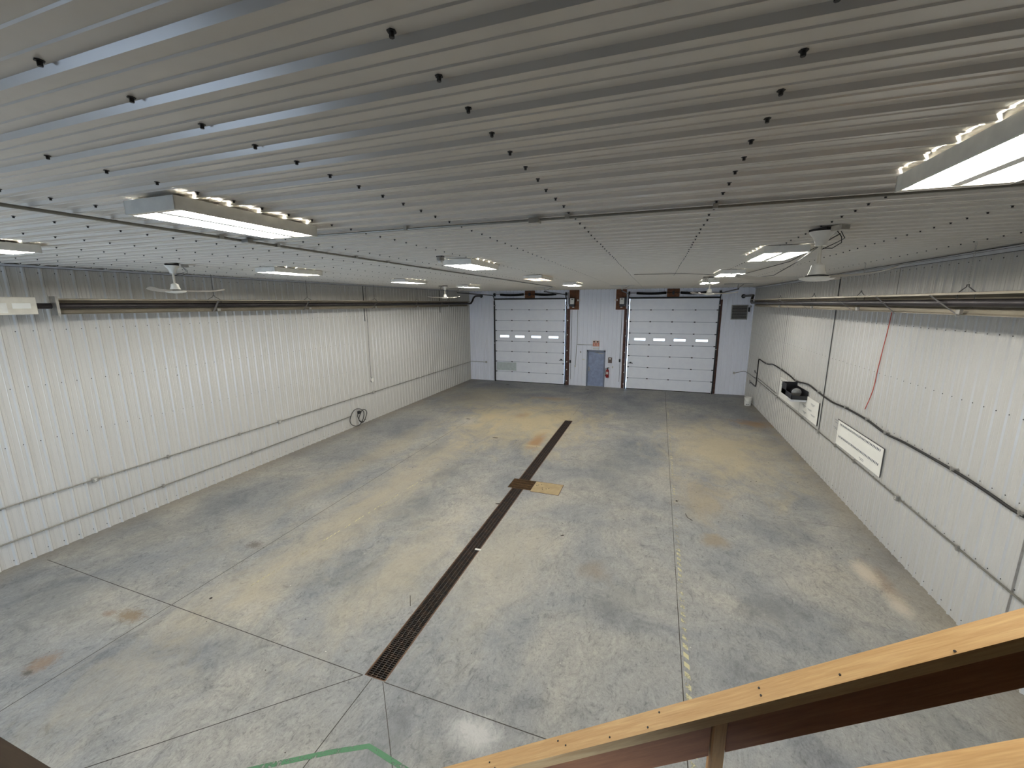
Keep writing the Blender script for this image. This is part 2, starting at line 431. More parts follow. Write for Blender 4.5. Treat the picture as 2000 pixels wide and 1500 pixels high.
# floor with the drain trench and the sump hatch cut out
TX = (-3.275, -2.965); HX = (-3.40, -2.78); TY = (3.61, 15.95); HY = (9.38, 9.96)
xs = [XL-.1, HX[0], TX[0], TX[1], HX[1], XR+.1]; ys = [YB-.3, TY[0], HY[0], HY[1], TY[1], YF+.5]
mb = MB()
for i in range(5):
    for j in range(5):
        hole = (i == 2 and 1 <= j <= 3) or (j == 2 and 1 <= i <= 3)
        if not hole: mb.add([(xs[i], ys[j], 0), (xs[i+1], ys[j], 0), (xs[i+1], ys[j+1], 0), (xs[i], ys[j+1], 0)], [(0, 1, 2, 3)])
fl = structure(mb.build('floor', 'floor'))
mb = MB()
def pit(a, b, c, d, z):
    mb.box(a-.03, c-.03, z-.03, b+.03, d+.03, z); mb.box(a-.03, c, z, a, d, -.001); mb.box(b, c, z, b+.03, d, -.001)
pit(TX[0], TX[1], TY[0], HY[0], -.26); pit(TX[0], TX[1], HY[1], TY[1], -.26); pit(HX[0], HX[1], HY[0], HY[1], -.5)
for y_ in (HY[0]-.03, HY[1]):
    mb.box(HX[0]-.03, y_, -.53, TX[0], y_+.03, -.001).box(TX[1], y_, -.53, HX[1]+.03, y_+.03, -.001).box(TX[0], y_, -.53, TX[1], y_+.03, -.27)
mb.box(TX[0], TY[0]-.03, -.26, TX[1], TY[0], -.001).box(TX[0], TY[1], -.26, TX[1], TY[1]+.03, -.001)
mb.build('drain_channel', 'hole', fl)
# saw cuts in the slab, drawn as thin dark strips
M['cut'] = mat('dark_saw_cut', (62, 58, 54), .9)
M['cutfaint'] = worn('silted_saw_cut', (96, 88, 76), .46, 6)
def cut(p, q, wd=.011, mt='cut'):
    p, q = Vector((*p, 0)), Vector((*q, 0)); t = (q-p).normalized(); n = Vector((-t.y, t.x, 0))*wd/2
    up = Vector((0, 0, .0012))
    MB().add([p-n+up, q-n+up, q+n+up, p+n+up], [(0, 1, 2, 3)]).build('saw_cut', mt, fl)
cut((-10.5, 3.71), (-3.3, 3.60)); cut((-2.97, 3.60), (XR, 3.56))
cut((-7.0, YB), (-7.0, 13.2)); cut((-7.0, 13.2), (-6.96, 22.9), .008, 'cutfaint')
cut((.56, YB), (.57, 6.2), .012); cut((.57, 6.2), (.60, 15.5), .009); cut((.60, 15.5), (.64, 23.1), .012)
cut((-3.29, 3.60), (-6.4, .75)); cut((-3.15, 3.60), (-3.17, .2)); cut((-2.99, 3.60), (-2.2, 2.7), .008)
cut((.62, 9.78), (4.3, 9.80), .008, 'cutfaint'); cut((-10.6, 9.7), (-7.1, 9.75), .008, 'cutfaint')
cut((-3.12, 16.0), (-3.1, 22.6), .008, 'cutfaint'); cut((-3.3, 16.0), (-6.6, 18.6), .008, 'cutfaint'); cut((-2.95, 15.98), (.5, 15.9), .007, 'cutfaint')

# ------------------------------------------------------------------ screws in the sheets
def screw_mb(mb, p, nrm, r=.0085, hh=.012):
    p = Vector(p); nrm = Vector(nrm)
    a = nrm.orthogonal().normalized(); b = nrm.cross(a)
    def ring(rad, h): return [p+nrm*h+(a*math.cos(i*math.pi/3)+b*math.sin(i*math.pi/3))*rad for i in range(6)]
    mb.add(ring(r*1.45, -.001)+ring(r*1.45, .003)+ring(r*.8, .003)+ring(r*.8, hh),
           [(i, (i+1) % 6, 6+(i+1) % 6, 6+i) for i in range(6)]+[tuple(range(6, 12))]+[(12+i, 12+(i+1) % 6, 18+(i+1) % 6, 18+i) for i in range(6)]+[tuple(range(18, 24))])
def screws(parent, pts, nrm, count, r, hh):
    cz = Vector((0, 0, CAMZ))
    pts = sorted(pts, key=lambda p: (Vector(p)-cz).length)
    me = None
    for p in pts[:count]:
        if me is None:
            q = MB(); screw_mb(q, (0, 0, 0), nrm, r, hh); o = q.build('screw', 'screw', parent); me = o.data
        else:
            o = bpy.data.objects.new('screw', me); COL.objects.link(o); o.parent = parent
        o.location = p
    q = MB()
    for p in pts[count:]: screw_mb(q, p, nrm, r, hh)
    q.build('screws', 'screw', parent, kind='stuff')
pts = []
for kx in range(-9, 5):
    X = -.73+kx*1.0985
    if not XL+.2 < X < XR-.2: continue
    for kk in range(-4, 89):
        Y = PH_C-.047+kk*PIT_C
        if kx == 1 and Y > 12.5: continue
        if .8 < Y < YF-.1: pts.append((X+random.uniform(-.008, .008), Y+random.uniform(-.004, .004), H))
screws(ce, pts, (0, 0, -1), 96, .0095, .017)
def wallpts(x, ph, sgn, off):
    out = []
    for z in (.10, 1.10, 2.17, 3.20, 4.21, 5.25):
        for kk in range(-20, 120):
            Y = ph+off+kk*PITCH
            if 1.2 < Y < YF-.08: out.append((x, Y, z+random.uniform(-.004, .004)))
    return out
screws(wl, wallpts(XL, PH_L, 1, -.035), (1, 0, 0), 96, .0062, .007)
screws(wr, wallpts(XR, PH_R, -1, -.035), (-1, 0, 0), 96, .0062, .007)

# trims at the ceiling line, lap seams
structure(MB().box(XL, YB, H-.055, XL+.034, YF, H-.02).box(XL, YB, H-.031, XL+.09, YF, H-.022).build('trim_1', 'trim'))
structure(MB().box(XR-.024, YB, H-.085, XR, YF, H-.02).box(XR-.13, YB, H-.031, XR, YF, H-.022).build('trim_2', 'trim'))
MB().box(XR-.137, YB, H-.029, XR-.130, YF-.05, H-.0215).build('trim_shadow_strip', 'seam', wr)  # dark strips paint in the shadow lines along the trim edges
MB().box(XR-.0255, YB, H-.092, XR-.0215, YF-.05, H-.084).box(XR-.0255, YB, H-.036, XR-.0245, YF-.05, H-.031).build('trim_shadow_strip', 'seam', wr)
MB().box(XL+.031, YB, H-.062, XL+.0355, YF-.05, H-.054).build('trim_shadow_strip', 'seam', wl)
structure(MB().box(XL+.02, YF-.024, H-.04, XR-.02, YF-.002, H-.02).build('trim_3', 'trim'))
for (Y, z0, z1, mt_) in ((13.22, 1.16, H-.09, 'seam'), (17.45, 1.3, H-.09, 'seam'), (10.35, 4.6, H-.09, 'seam'), (6.42, 0, H-.09, 'galv')):
    MB().box(XR-.021, Y-.005, z0, XR-.001, Y+.005, z1).build('lap_seam', mt_, wr)
MB().box(XL+.001, 19.6, 4.2, XL+.031, 19.612, H-.06).build('lap_seam', 'seam', wl)
MB().box(XL+.001, 13.56, 4.0, XL+.031, 13.572, H-.06).build('lap_seam', 'seam', wl)

# ------------------------------------------------------------------ overhead doors
def overhead_door(n, x0, x1, inner, patch):
    """inner: x of the track beside the man door; that side shows the wooden jamb and the daylight gap"""
    yf = YF-.075                                       # room side of the door skin
    d = structure(bpy.data.objects.new('door_%d' % n, None)); COL.objects.link(d); d['_o'] = ((x0+x1)/2, yf, 0); d.location = d['_o']
    gap = .034
    a, b = (x0-.03, x1-gap) if inner > 0 else (x0+gap, x1+.03)
    hs = DZ/8; W = b-a
    wins = [a+W*q for q in (.14, .365, .60, .845)]
    for i in range(8):
        z0 = i*hs+.002; z1 = (i+1)*hs-.002
        mb = MB()
        if i != 4:
            mb.box(a, yf, z0, b, yf+.045, z1)
            mb.box(a, yf-.006, z1-.05, b, yf, z1-.02); mb.box(a, yf-.006, z0+.02, b, yf, z0+.05)
        else:
            zc = 2.735; c = a
            for wx in wins:
                mb.box(c, yf, z0, wx-.30, yf+.045, z1); mb.box(wx-.30, yf, z0, wx+.30, yf+.045, zc-.075); mb.box(wx-.30, yf, zc+.075, wx+.30, yf+.045, z1); c = wx+.30
            mb.box(c, yf, z0, b, yf+.045, z1)
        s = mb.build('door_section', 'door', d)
        if i == 4:
            for wx in wins:
                fr = MB()
                for q in ((wx-.30, zc-.08, wx+.30, zc-.06), (wx-.30, zc+.06, wx+.30, zc+.08), (wx-.31, zc-.08, wx-.285, zc+.08), (wx+.285, zc-.08, wx+.31, zc+.08)):
                    fr.box(q[0], yf-.01, q[1], q[2], yf+.05, q[3])
                f_ = fr.build('window_frame', 'white', s)
                MB().box(wx-.285, yf+.02, zc-.06, wx+.285, yf+.026, zc+.06).build('pane', 'glass', s)
        if i:
            MB().box(a, yf-.004, i*hs-.012, b, yf+.01, i*hs+.012).build('joint_shadow_strip', 'jointline', d)  # strip paints in the groove shadow between door sections
            for q in (.015, .25, .5, .75, .985):
                hx = a+W*q; MB().box(hx-.04, yf-.016, z0-.028, hx+.04, yf, z0+.022).build('hinge', 'black', s)
    if patch: MB().box(a+.06, yf-.004, .68, a+1.32, yf-.001, 1.21).build('repair_skin', 'door_patch', d)
    MB().box(a, yf-.01, .0, b, yf+.04, .035).build('bottom_seal', 'rubber', d)
    MB().box(x0-.05, yf-.04, DZ-.03, x1+.05, YF+.01, DZ+.05).build('head_seal', 'rubber', d)
    # handle
    hx = b-.18 if inner > 0 else a+.18
    MB().box(hx-.12, yf-.05, 1.42, hx+.12, yf-.03, 1.45).box(hx-.05, yf-.04, 1.45, hx+.05, yf, 1.5).build('handle', 'black', d)
    # stile, tracks, jambs
    for side, tx in ((-1, x0-.03), (1, x1+.03)):
        mb = MB().box(tx-.03, yf-.10, 0, tx+.03, yf-.06, 4.75)
        arc = [(tx, yf-.08, 4.7)]
        for k_ in range(1, 9):
            t = k_/8*math.pi/2; arc.append((tx, yf-.08-.38*(1-math.cos(t)), 4.7+.42*math.sin(t)))
        arc.append((tx, YF-5.0, 5.17)); mb.tube(arc, .026, 6)
        mb.build('track', 'black', d)
        MB().box(tx-.05, yf-.06, 0, tx+.02, YF-.002, .12).box(tx-.04, yf-.12, 4.5, tx+.04, YF-.002, 4.56).box(tx-.04, yf-.12, 2.3, tx+.04, YF-.002, 2.34).build('track_bracket', 'galv', d)
        # hanger from the ceiling at the end of the horizontal run
        MB().box(tx-.02, YF-4.9, 5.17, tx+.01, YF-4.87, H-.02).tube([(tx, YF-4.9, 5.2), (tx+.25, YF-4.5, H-.03)], .012, 6).box(tx-.5, YF-4.92, H-.045, tx+.5, YF-4.87, H-.02).build('track_hanger', 'galv', d)
    jx = x1+.08 if inner > 0 else x0-.08
    MB().box(jx-.02, YF-.065, 0, jx+(.16 if inner > 0 else -.16), YF-.002, 4.35).build('jamb', 'jamb', d)
    ox = x0-.07 if inner > 0 else x1+.07
    MB().box(ox-.02, YF-.05, 0, ox+(-.06 if inner > 0 else .10), YF-.002, 4.8).build('jamb', 'jamb', d)
    for zz in (.25, .9, 1.35, 2.0, 2.9, 3.7):
        jj = jx+.03*inner
        MB().lathe([(.035, -.012), (.035, 0)], (jj, YF-.067, zz), 10, 'Y').build('bolt', 'white', d)
    # torsion shaft, springs, drums, centre bearing
    zs = 5.16; ysft = YF-.16
    MB().tube([(x0-.12, ysft, zs), (x1+.12, ysft, zs)], .014, 8).build('torsion_shaft', 'black', d)
    cx = x0+(x1-x0)*.50
    MB().bbox(cx-.30, YF-.07, DZ+.05, cx+.30, YF-.034, H-.03, .004).build('centre_board', 'ply', d)
    MB().box(cx-.05, YF-.20, zs-.09, cx+.05, YF-.05, zs+.09).build('centre_bearing', 'black', d)
    for s0, s1 in ((x0+.35, cx-.34), (cx+.34, x1-.55)):
        pts_ = []; nn = 60
        for i in range(nn+1):
            t = i/nn; sag = -.035*math.sin(math.pi*t)*1.0
            pts_.append((s0+(s1-s0)*t, ysft, zs+sag))
        rr = [.070 if i % 2 else .060 for i in range(nn+1)]
        MB().tube(pts_, rr, 10).build('torsion_spring', 'spring', d)
    for dx in (x0-.02, x1+.02):
        MB().lathe([(.05, -.05), (.10, -.04), (.10, -.02), (.065, 0), (.10, .02), (.10, .04), (.05, .05)], (dx, ysft, zs), 16, 'X').build('cable_drum', 'black', d, True)
    return d
overhead_door(1, DL[0], DL[1], 1, True)
overhead_door(2, DR[0], DR[1], -1, False)

# plywood boards with door openers beside each overhead door
def opener(label, gl, bx0, bx1, sgn, cordx):
    bd = MB().bbox(bx0, YF-.056, 4.30, bx1, YF-.034, H-.03, .004).build('plywood_board', 'ply', loc=((bx0+bx1)/2, YF-.04, 4.3))
    tag(bd, gl, 'board', 'plywood boards by the overhead doors')
    cx = bx0+.18 if sgn > 0 else bx1-.18
    o = thing('door_opener', label, 'door opener', (cx, YF-.05, 4.45), 'electric openers beside the overhead doors')
    MB().bbox(cx-.16, YF-.30, 4.47, cx+.16, YF-.058, 4.95, .01).build('motor_body', 'black', o)
    ux = cx+.03*sgn
    MB().bbox(ux-.115, YF-.34, 4.60, ux+.115, YF-.302, 4.92, .008).build('control_cover', 'white', o)
    MB().box(ux-.05, YF-.345, 4.84, ux+.05, YF-.338, 4.88).build('cover_logo_strip', 'black', o)
    for q in (.30, .40):
        MB().bbox(cx+q*sgn-.03, YF-.10, 4.76, cx+q*sgn+.03, YF-.057, 4.86, .004).build('junction_box', 'white', o)
    MB().bbox(cx+.06*sgn-.05, YF-.14, 4.40, cx+.06*sgn+.05, YF-.057, 4.45, .004).build('pull_handle', 'white', o)
    MB().tube([(cx-.20*sgn, YF-.2, 4.6), (cx-.20*sgn, YF-.2, 5.25)], .016, 8).build('drive_shaft', 'galv', o)
    c = MB().tube([(cordx, YF-.045, 4.28), (cordx, YF-.045, .35)], .008, 6).build('opener_cord', 'black', loc=(cordx, YF-.045, 4.28))
    return c, cx
c, _ = opener('black motor with a pale grey cover beside the left overhead door', 'dark brown plywood board right of the left overhead door', -4.68, -4.13, 1, -4.52)
tag(c, 'thin dark cord hanging from the plywood board right of the left overhead door', 'cord', 'cords below the door openers')
c, _ = opener('black motor with a pale grey cover beside the right overhead door', 'dark brown plywood board left of the right overhead door', -2.14, -1.60, -1, -1.80)
tag(c, 'thin dark cord hanging from the plywood board left of the right overhead door', 'cord', 'cords below the door openers')
b = MB().bbox(-1.85, YF-.08, 1.46, -1.76, YF-.034, 1.62, .006).build('push_button_station', 'black', loc=(-1.8, YF-.04, 1.46))
tag(b, 'small black push button box left of the right overhead door', 'switch')
b = MB().bbox(-4.60, YF-.08, 1.30, -4.53, YF-.034, 1.46, .006).build('push_button_station', 'black', loc=(-4.56, YF-.04, 1.3))
tag(b, 'small black push button box right of the left overhead door', 'switch')

# ------------------------------------------------------------------ man door
d = structure(bpy.data.objects.new('door_3', None)); COL.objects.link(d); d.location = (-3.1, YF, 0); d['_o'] = (-3.1, YF, 0)
mb = MB().box(DM[0]-.03, YF-.035, 0, DM[0]+.05, YF+.14, MZ+.03).box(DM[1]-.05, YF-.035, 0, DM[1]+.03, YF+.14, MZ+.03).box(DM[0]-.03, YF-.035, MZ-.05, DM[1]+.03, YF+.14, MZ+.04)
mb.build('door_frame', 'frame', d)
MB().box(DM[0]+.05, YF+.06, .01, DM[1]-.05, YF+.105, MZ-.05).build('door_leaf', 'bluegrey', d)
MB().bbox(-2.98, YF+.0, 1.86, -2.70, YF+.06, 1.92, .006).tube([(-2.95, YF+.0, 1.93), (-3.2, YF-.06, 1.94), (-2.98, YF+.02, 1.955)], .01, 6).build('door_closer', 'galv', d)
MB().bbox(-3.53, YF+.03, .86, -3.46, YF+.06, 1.12, .008).tube([(-3.5, YF+.03, 1.0), (-3.5, YF-.02, 1.0), (-3.38, YF-.02, 1.0)], .011, 8).build('door_handle', 'galv', d)
MB().box(-3.4, YF+.053, .30, -3.0, YF+.06, .52).build('kick_vent', 'bluegrey', d)
MB().box(DM[0], YF-.02, 0, DM[1], YF+.12, .012).build('threshold', 'galv', d)
# exit sign with two lamp heads
es = thing('exit_sign', 'square exit sign with red lettering and two emergency lamp heads above the man door', 'exit sign', (-3.10, YF-.03, 2.28))
MB().bbox(-3.30, YF-.105, 2.28, -2.94, YF-.034, 2.60, .008).build('sign_housing', 'exitface', es)
lt = MB()
def letter(ch, x, z, wd, hh, y, t=.02):
    y0, y1 = y-.006, y
    if ch == 'E':
        lt.box(x, y0, z, x+t, y1, z+hh)
        for q in (0, .5, 1): lt.box(x, y0, z+(hh-t)*q, x+wd, y1, z+(hh-t)*q+t)
    if ch == 'I': lt.box(x+wd/2-t/2, y0, z, x+wd/2+t/2, y1, z+hh)
    if ch == 'T': lt.box(x+wd/2-t/2, y0, z, x+wd/2+t/2, y1, z+hh); lt.box(x, y0, z+hh-t, x+wd, y1, z+hh)
    if ch == 'X':
        for s in (0, 1):
            p = (x, z) if not s else (x+wd, z); q = (x+wd, z+hh) if not s else (x, z+hh)
            lt.slab([(p[0]-t/2, y0, p[1]), (p[0]+t/2, y0, p[1]), (q[0]+t/2, y0, q[1]), (q[0]-t/2, y0, q[1])], (0, .006, 0))
for i, ch in enumerate('EXIT'): letter(ch, -3.275+i*.085, 2.31, .06, .16, YF-.105)
lt.build('lettering', 'exitred', es)
for hx in (-3.22, -3.02):
    MB().lathe([(.015, .03), (.035, .02), (.042, -.035), (.036, -.04)], (hx, YF-.135, 2.55), 14, 'Y').build('lamp_head', 'black', es, True)
# twin remote heads just over the door frame
rh = thing('emergency_light', 'twin white spotlight heads just over the man door frame', 'light', (-3.12, YF-.03, 2.14))
for hx in (-3.24, -3.0):
    MB().lathe([(.02, .05), (.04, .03), (.045, -.02), (.036, -.025)], (hx, YF-.08, 2.17), 14, 'Y').build('lamp_head', 'white', rh, True)
MB().box(-3.26, YF-.06, 2.15, -2.98, YF-.034, 2.19).build('bracket', 'white', rh)
# conduit feeding the exit sign and the switch beside the door
r_ = .011; yc = YF-.046
tag(MB().tube([(-4.19, yc, 4.28), (-4.19, yc, 2.42), (-4.21, yc, 2.3), (-4.25, yc, 1.18)], r_, 8).build('conduit', 'conduit', loc=(-4.2, yc, 1.2), smooth=True),
    'vertical conduit from the plywood board down to the outlet left of the man door', 'conduit')
tag(MB().tube([(-4.18, yc, 2.36), (-3.31, yc, 2.36)], r_, 8).build('conduit', 'conduit', loc=(-3.8, yc, 2.36), smooth=True),
    'short horizontal conduit running into the exit sign', 'conduit')
def outlet(x, z, label, cat='outlet', w_=.075, h_=.12, mt='white', y=YF-.034, name='outlet_box'):
    o = thing(name, label, cat, (x, y, z-h_/2))
    MB().bbox(x-w_/2, y-.045, z-h_/2, x+w_/2, y, z+h_/2, .005).build('box', mt, o)
    MB().box(x-w_*.18, y-.049, z-h_*.28, x+w_*.18, y-.0455, z+h_*.28).build('cover_face', 'galv' if mt == 'white' else 'white', o)
    return o
outlet(-4.26, 1.12, 'white outlet box at the foot of the conduit left of the man door')
outlet(-3.97, 1.94, 'tiny dark sensor on the panel left of the man door', 'sensor', .05, .08, 'brownplate', name='wall_sensor')
outlet(-2.17, 1.16, 'white outlet box right of the fire extinguisher')
b = MB().box(-3.88, YF-.038, 1.49, -3.74, YF-.033, 1.545).build('notice_sticker', 'white', loc=(-3.81, YF-.022, 1.49)); tag(b, 'small bright white sticker left of the man door', 'sticker')
pl = thing('brown_notice_plate', 'brown metal box with a pale dome right of the man door', 'box', (-2.33, YF-.022, 1.38))
MB().bbox(-2.43, YF-.08, 1.38, -2.22, YF-.034, 1.69, .006).build('housing', 'brownplate', pl)
MB().lathe([(.05, 0), (.045, -.02), (.02, -.035)], (-2.325, YF-.08, 1.62), 14, 'Y').build('dome', 'white', pl, True)
# fire extinguisher
fe = thing('fire_extinguisher', 'red fire extinguisher with black hose hung right of the man door', 'fire extinguisher', (-2.44, YF-.12, .56))
cx, cy = -2.44, YF-.115
MB().lathe([(.02, .56), (.080, .565), (.085, .58), (.085, .93), (.07, 1.0), (.035, 1.03), (.03, 1.05)], (cx, cy, 0), 20).build('cylinder', 'red', fe, True)
MB().lathe([(.028, 1.05), (.03, 1.09), (.02, 1.10)], (cx, cy, 0), 12).box(cx-.02, cy-.02, 1.09, cx+.09, cy+.02, 1.10).box(cx-.02, cy-.02, 1.12, cx+.10, cy+.02, 1.135).build('valve', 'black', fe)
MB().tube([(cx, cy, 1.08), (cx-.09, cy-.01, 1.09), (cx-.12, cy-.02, 1.0), (cx-.115, cy-.03, .85), (cx-.10, cy-.03, .74)], .012, 8).build('hose', 'rubber', fe, True)
MB().tube([(cx-.10, cy-.03, .74), (cx-.10, cy-.03, .64)], [.014, .026], 8).build('nozzle', 'black', fe)
MB().box(cx-.05, cy-.088, .76, cx+.05, cy-.0845, .90).build('label_patch', 'white', fe)
MB().box(cx-.03, cy+.084, .88, cx+.03, YF-.034, 1.06).build('wall_bracket', 'galv', fe)

# louvred vent with its actuator
lv = thing('louvred_vent', 'grey louvred wall vent near the right end of the far wall', 'vent', (3.84, YF-.05, 3.82))
x0, x1, z0, z1 = 3.47, 4.20, 3.82, 4.54
MB().box(x0, YF-.07, z0, x0+.035, YF-.005, z1).box(x1-.035, YF-.07, z0, x1, YF-.005, z1).box(x0, YF-.07, z0, x1, YF-.005, z0+.03).box(x0, YF-.07, z1-.03, x1, YF-.005, z1).build('frame', 'galv', lv)
MB().box(x0+.03, YF-.038, z0+.02, x1-.03, YF-.034, z1-.02).build('backing', 'black', lv)
mb = MB()
for i in range(9):
    zz = z0+.06+i*.074
    mb.slab([(x0+.03, YF-.066, zz-.022), (x1-.03, YF-.066, zz-.022), (x1-.03, YF-.041, zz+.026), (x0+.03, YF-.041, zz+.026)], (0, -.002, .002))
mb.build('louvre_blades', 'galv', lv)
MB().bbox(4.20, YF-.14, 4.20, 4.27, YF-.02, 4.42, .006).build('actuator', 'black', lv)
MB().lathe([(.045, -.05), (.05, -.04), (.05, .04), (.04, .05)], (4.29, YF-.11, 4.47), 14, 'Y').build('actuator_motor', 'galv', lv, True)

# ------------------------------------------------------------------ fluorescent high-bay fixtures
def make_fixture(lampmat, lampname='lamp_tube'):
    o = thing('fluorescent_fixture', '', 'ceiling light', (0, 0, 0), 'fluorescent ceiling fixtures')
    L, W, zt, zb = 1.22, .50, -.026, -.116
    hw, hl = W/2, L/2
    mb = MB().box(-hw, -hl, zb, -hw+.008, hl, zt).box(hw-.008, -hl, zb, hw, hl, zt)
    mb.box(-hw, -hl, zb, hw, -hl+.008, zt).box(-hw, hl-.008, zb, hw, hl, zt)
    mb.box(-hw+.020, -hl, zt-.003, hw-.020, hl, zt)           # top plate, open along both edges
    mb.build('housing', 'white', o)
    mb = MB()
    mb.slab([(-.030, -hl+.05, zb+.006), (.030, -hl+.05, zb+.006), (.045, -hl+.05, zt-.008), (-.045, -hl+.05, zt-.008)], (0, L-.10, 0))
    mb.box(-hw+.023, -hl+.05, zt-.010, hw-.05, hl-.05, zt-.004)
    mb.build('reflector', 'reflector', o)
    for s in (-1, 1):
        MB().slab([(-hw+.009, s*(hl-.009), zb+.002), (hw-.009, s*(hl-.009), zb+.002), (hw-.009, s*(hl-.009), zb+.05), (-hw+.009, s*(hl-.009), zb+.05)], (0, -s*.04, 0)).build('end_cover', 'offwhite', o)
    for s in (-1, 1):
        for xx in (.078, .132, .186):
            MB().tube([(s*xx, -hl+.052, zb+.024), (s*xx, hl-.052, zb+.024)], .0085, 8).build(lampname, lampmat, o, True)
    for s in (-.40, .40): MB().box(-.10, s-.02, zt, .10, s+.02, 0).build('mounting_bracket', 'galv', o)
    return o
fx = {}
spots = {
 (-7.25, 2.42): 'lit fluorescent fixture cut off by the left picture edge, above the burner box',
 (-7.22, 6.85): 'lit fluorescent fixture near the left wall, just past the nearest left ceiling fan',
 (-7.15, 11.15): 'lit fluorescent fixture near the left wall, between the two left ceiling fans',
 (-7.05, 15.20): 'small lit fluorescent fixture farthest along the left wall, right of the far left fan',
 (-3.27, 2.60): 'largest lit fluorescent fixture left of the middle, hung beside the long ceiling conduit',
 (-3.10, 6.85): 'lit fluorescent fixture in the middle of the ceiling, right of the round ceiling sensor',
 (-3.08, 11.10): 'faintly glowing fluorescent fixture, the only dim one, in the middle row',
 (-2.95, 15.20): 'small lit fluorescent fixture just above the plywood board of the left overhead door',
 (1.50, 2.52): 'big lit fluorescent fixture cut off at the right edge, showing its six tubes',
 (1.50, 6.90): 'lit fluorescent fixture left of the nearest right ceiling fan',
 (1.52, 11.05): 'lit fluorescent fixture third along the right row, behind the nearest right fan',
 (1.55, 15.40): 'farthest lit fluorescent fixture of the right row, above the small far fan',
}
proto = make_fixture('lamp')
first = True
for (x, y), lab in spots.items():
    if (x, y) == (-3.08, 11.10): o = make_fixture('lamp_dim')
    elif first: o = proto; first = False
    else: o = copy_tree(proto)
    o.location = (x, y, H-.003); o['label'] = lab

# ------------------------------------------------------------------ ceiling fans
def make_fan(bladecol='shade'):
    o = thing('ceiling_fan', '', 'ceiling fan', (0, 0, 0), 'white industrial ceiling fans')
    MB().box(-.10, -.06, -.03, .10, .06, 0).build('mounting_plate', 'black', o)
    MB().lathe([(.112, -.03), (.100, -.05), (.068, -.09), (.052, -.13), (.046, -.165), (.0, -.165)], n=24).build('canopy', 'white', o, True)
    MB().lathe([(.017, -.16), (.017, -.36)], n=12).build('downrod', 'offwhite', o, True)
    MB().lathe([(.03, -.335), (.035, -.345), (.056, -.35), (.062, -.39), (.080, -.445), (.05, -.45)], n=24).build('motor_cover', 'white', o, True)
    MB().lathe([(.05, -.448), (.10, -.452), (.10, -.462), (.05, -.464)], n=24).build('motor_ring', 'black', o, True)
    MB().lathe([(.10, -.462), (.150, -.468), (.158, -.478), (.14, -.492), (.09, -.506), (.0, -.512)], n=28).build('motor_housing', 'white', o, True)
    for k_ in range(3):
        a = k_*2*math.pi/3; ca, sa = math.cos(a), math.sin(a)
        secs = [(.12, .014, 0), (.24, .016, 0), (.30, .042, 0), (.50, .055, .004), (.60, .066, .012), (.69, .064, .030), (.735, .025, .042)]
        vs = []; 
        for (r, hw, up) in secs:
            for s, t in ((-1, -.012), (1, .012)):
                for dz in (0, -.003):
                    vs.append((r*ca-s*hw*sa, r*sa+s*hw*ca, -.470+up+t+dz))
        fs = []
        for i in range(len(secs)-1):
            b0, b1 = i*4, i*4+4
            fs += [(b0, b1, b1+2, b0+2), (b0+1, b0+3, b1+3, b1+1), (b0, b0+1, b1+1, b1), (b0+2, b1+2, b1+3, b0+3)]
        fs += [(0, 2, 3, 1), (24, 25, 27, 26)]
        bl = MB().add(vs, fs).build('blade', bladecol, o, True)
    MB().tube([(.02, .01, -.19), (.10, .03, -.20), (.20, .02, -.16), (.21, 0, -.11), (.16, .0, -.05), (.15, 0, -.005)], .004, 6).tube([(.02, 0, -.2), (.13, .04, -.15), (.2, .05, -.12), (.14, .05, -.03)], .004, 6).build('supply_cord', 'rubber', o)
    MB().bbox(.13, -.05, -.05, .24, .05, 0, .005).build('junction_box', 'galv', o)
    return o
fan = make_fan()
fans = [((1.50, 5.08), math.radians(300), 'largest white ceiling fan, hanging right of a lit fixture over the right heater'),
        ((-8.22, 5.22), math.radians(60), 'white ceiling fan with dark thin blades above the near part of the left heater'),
        ((-8.26, 15.45), math.radians(230), 'small white ceiling fan at the far end of the left wall'),
        ((1.37, 13.3), math.radians(225), 'small white ceiling fan in front of the right overhead door head')]
for i, ((x, y), a, lab) in enumerate(fans):
    o = fan if i == 0 else copy_tree(fan)
    o.location = (x, y, H-.02+.0); o.rotation_euler = (0, 0, a); o['label'] = lab

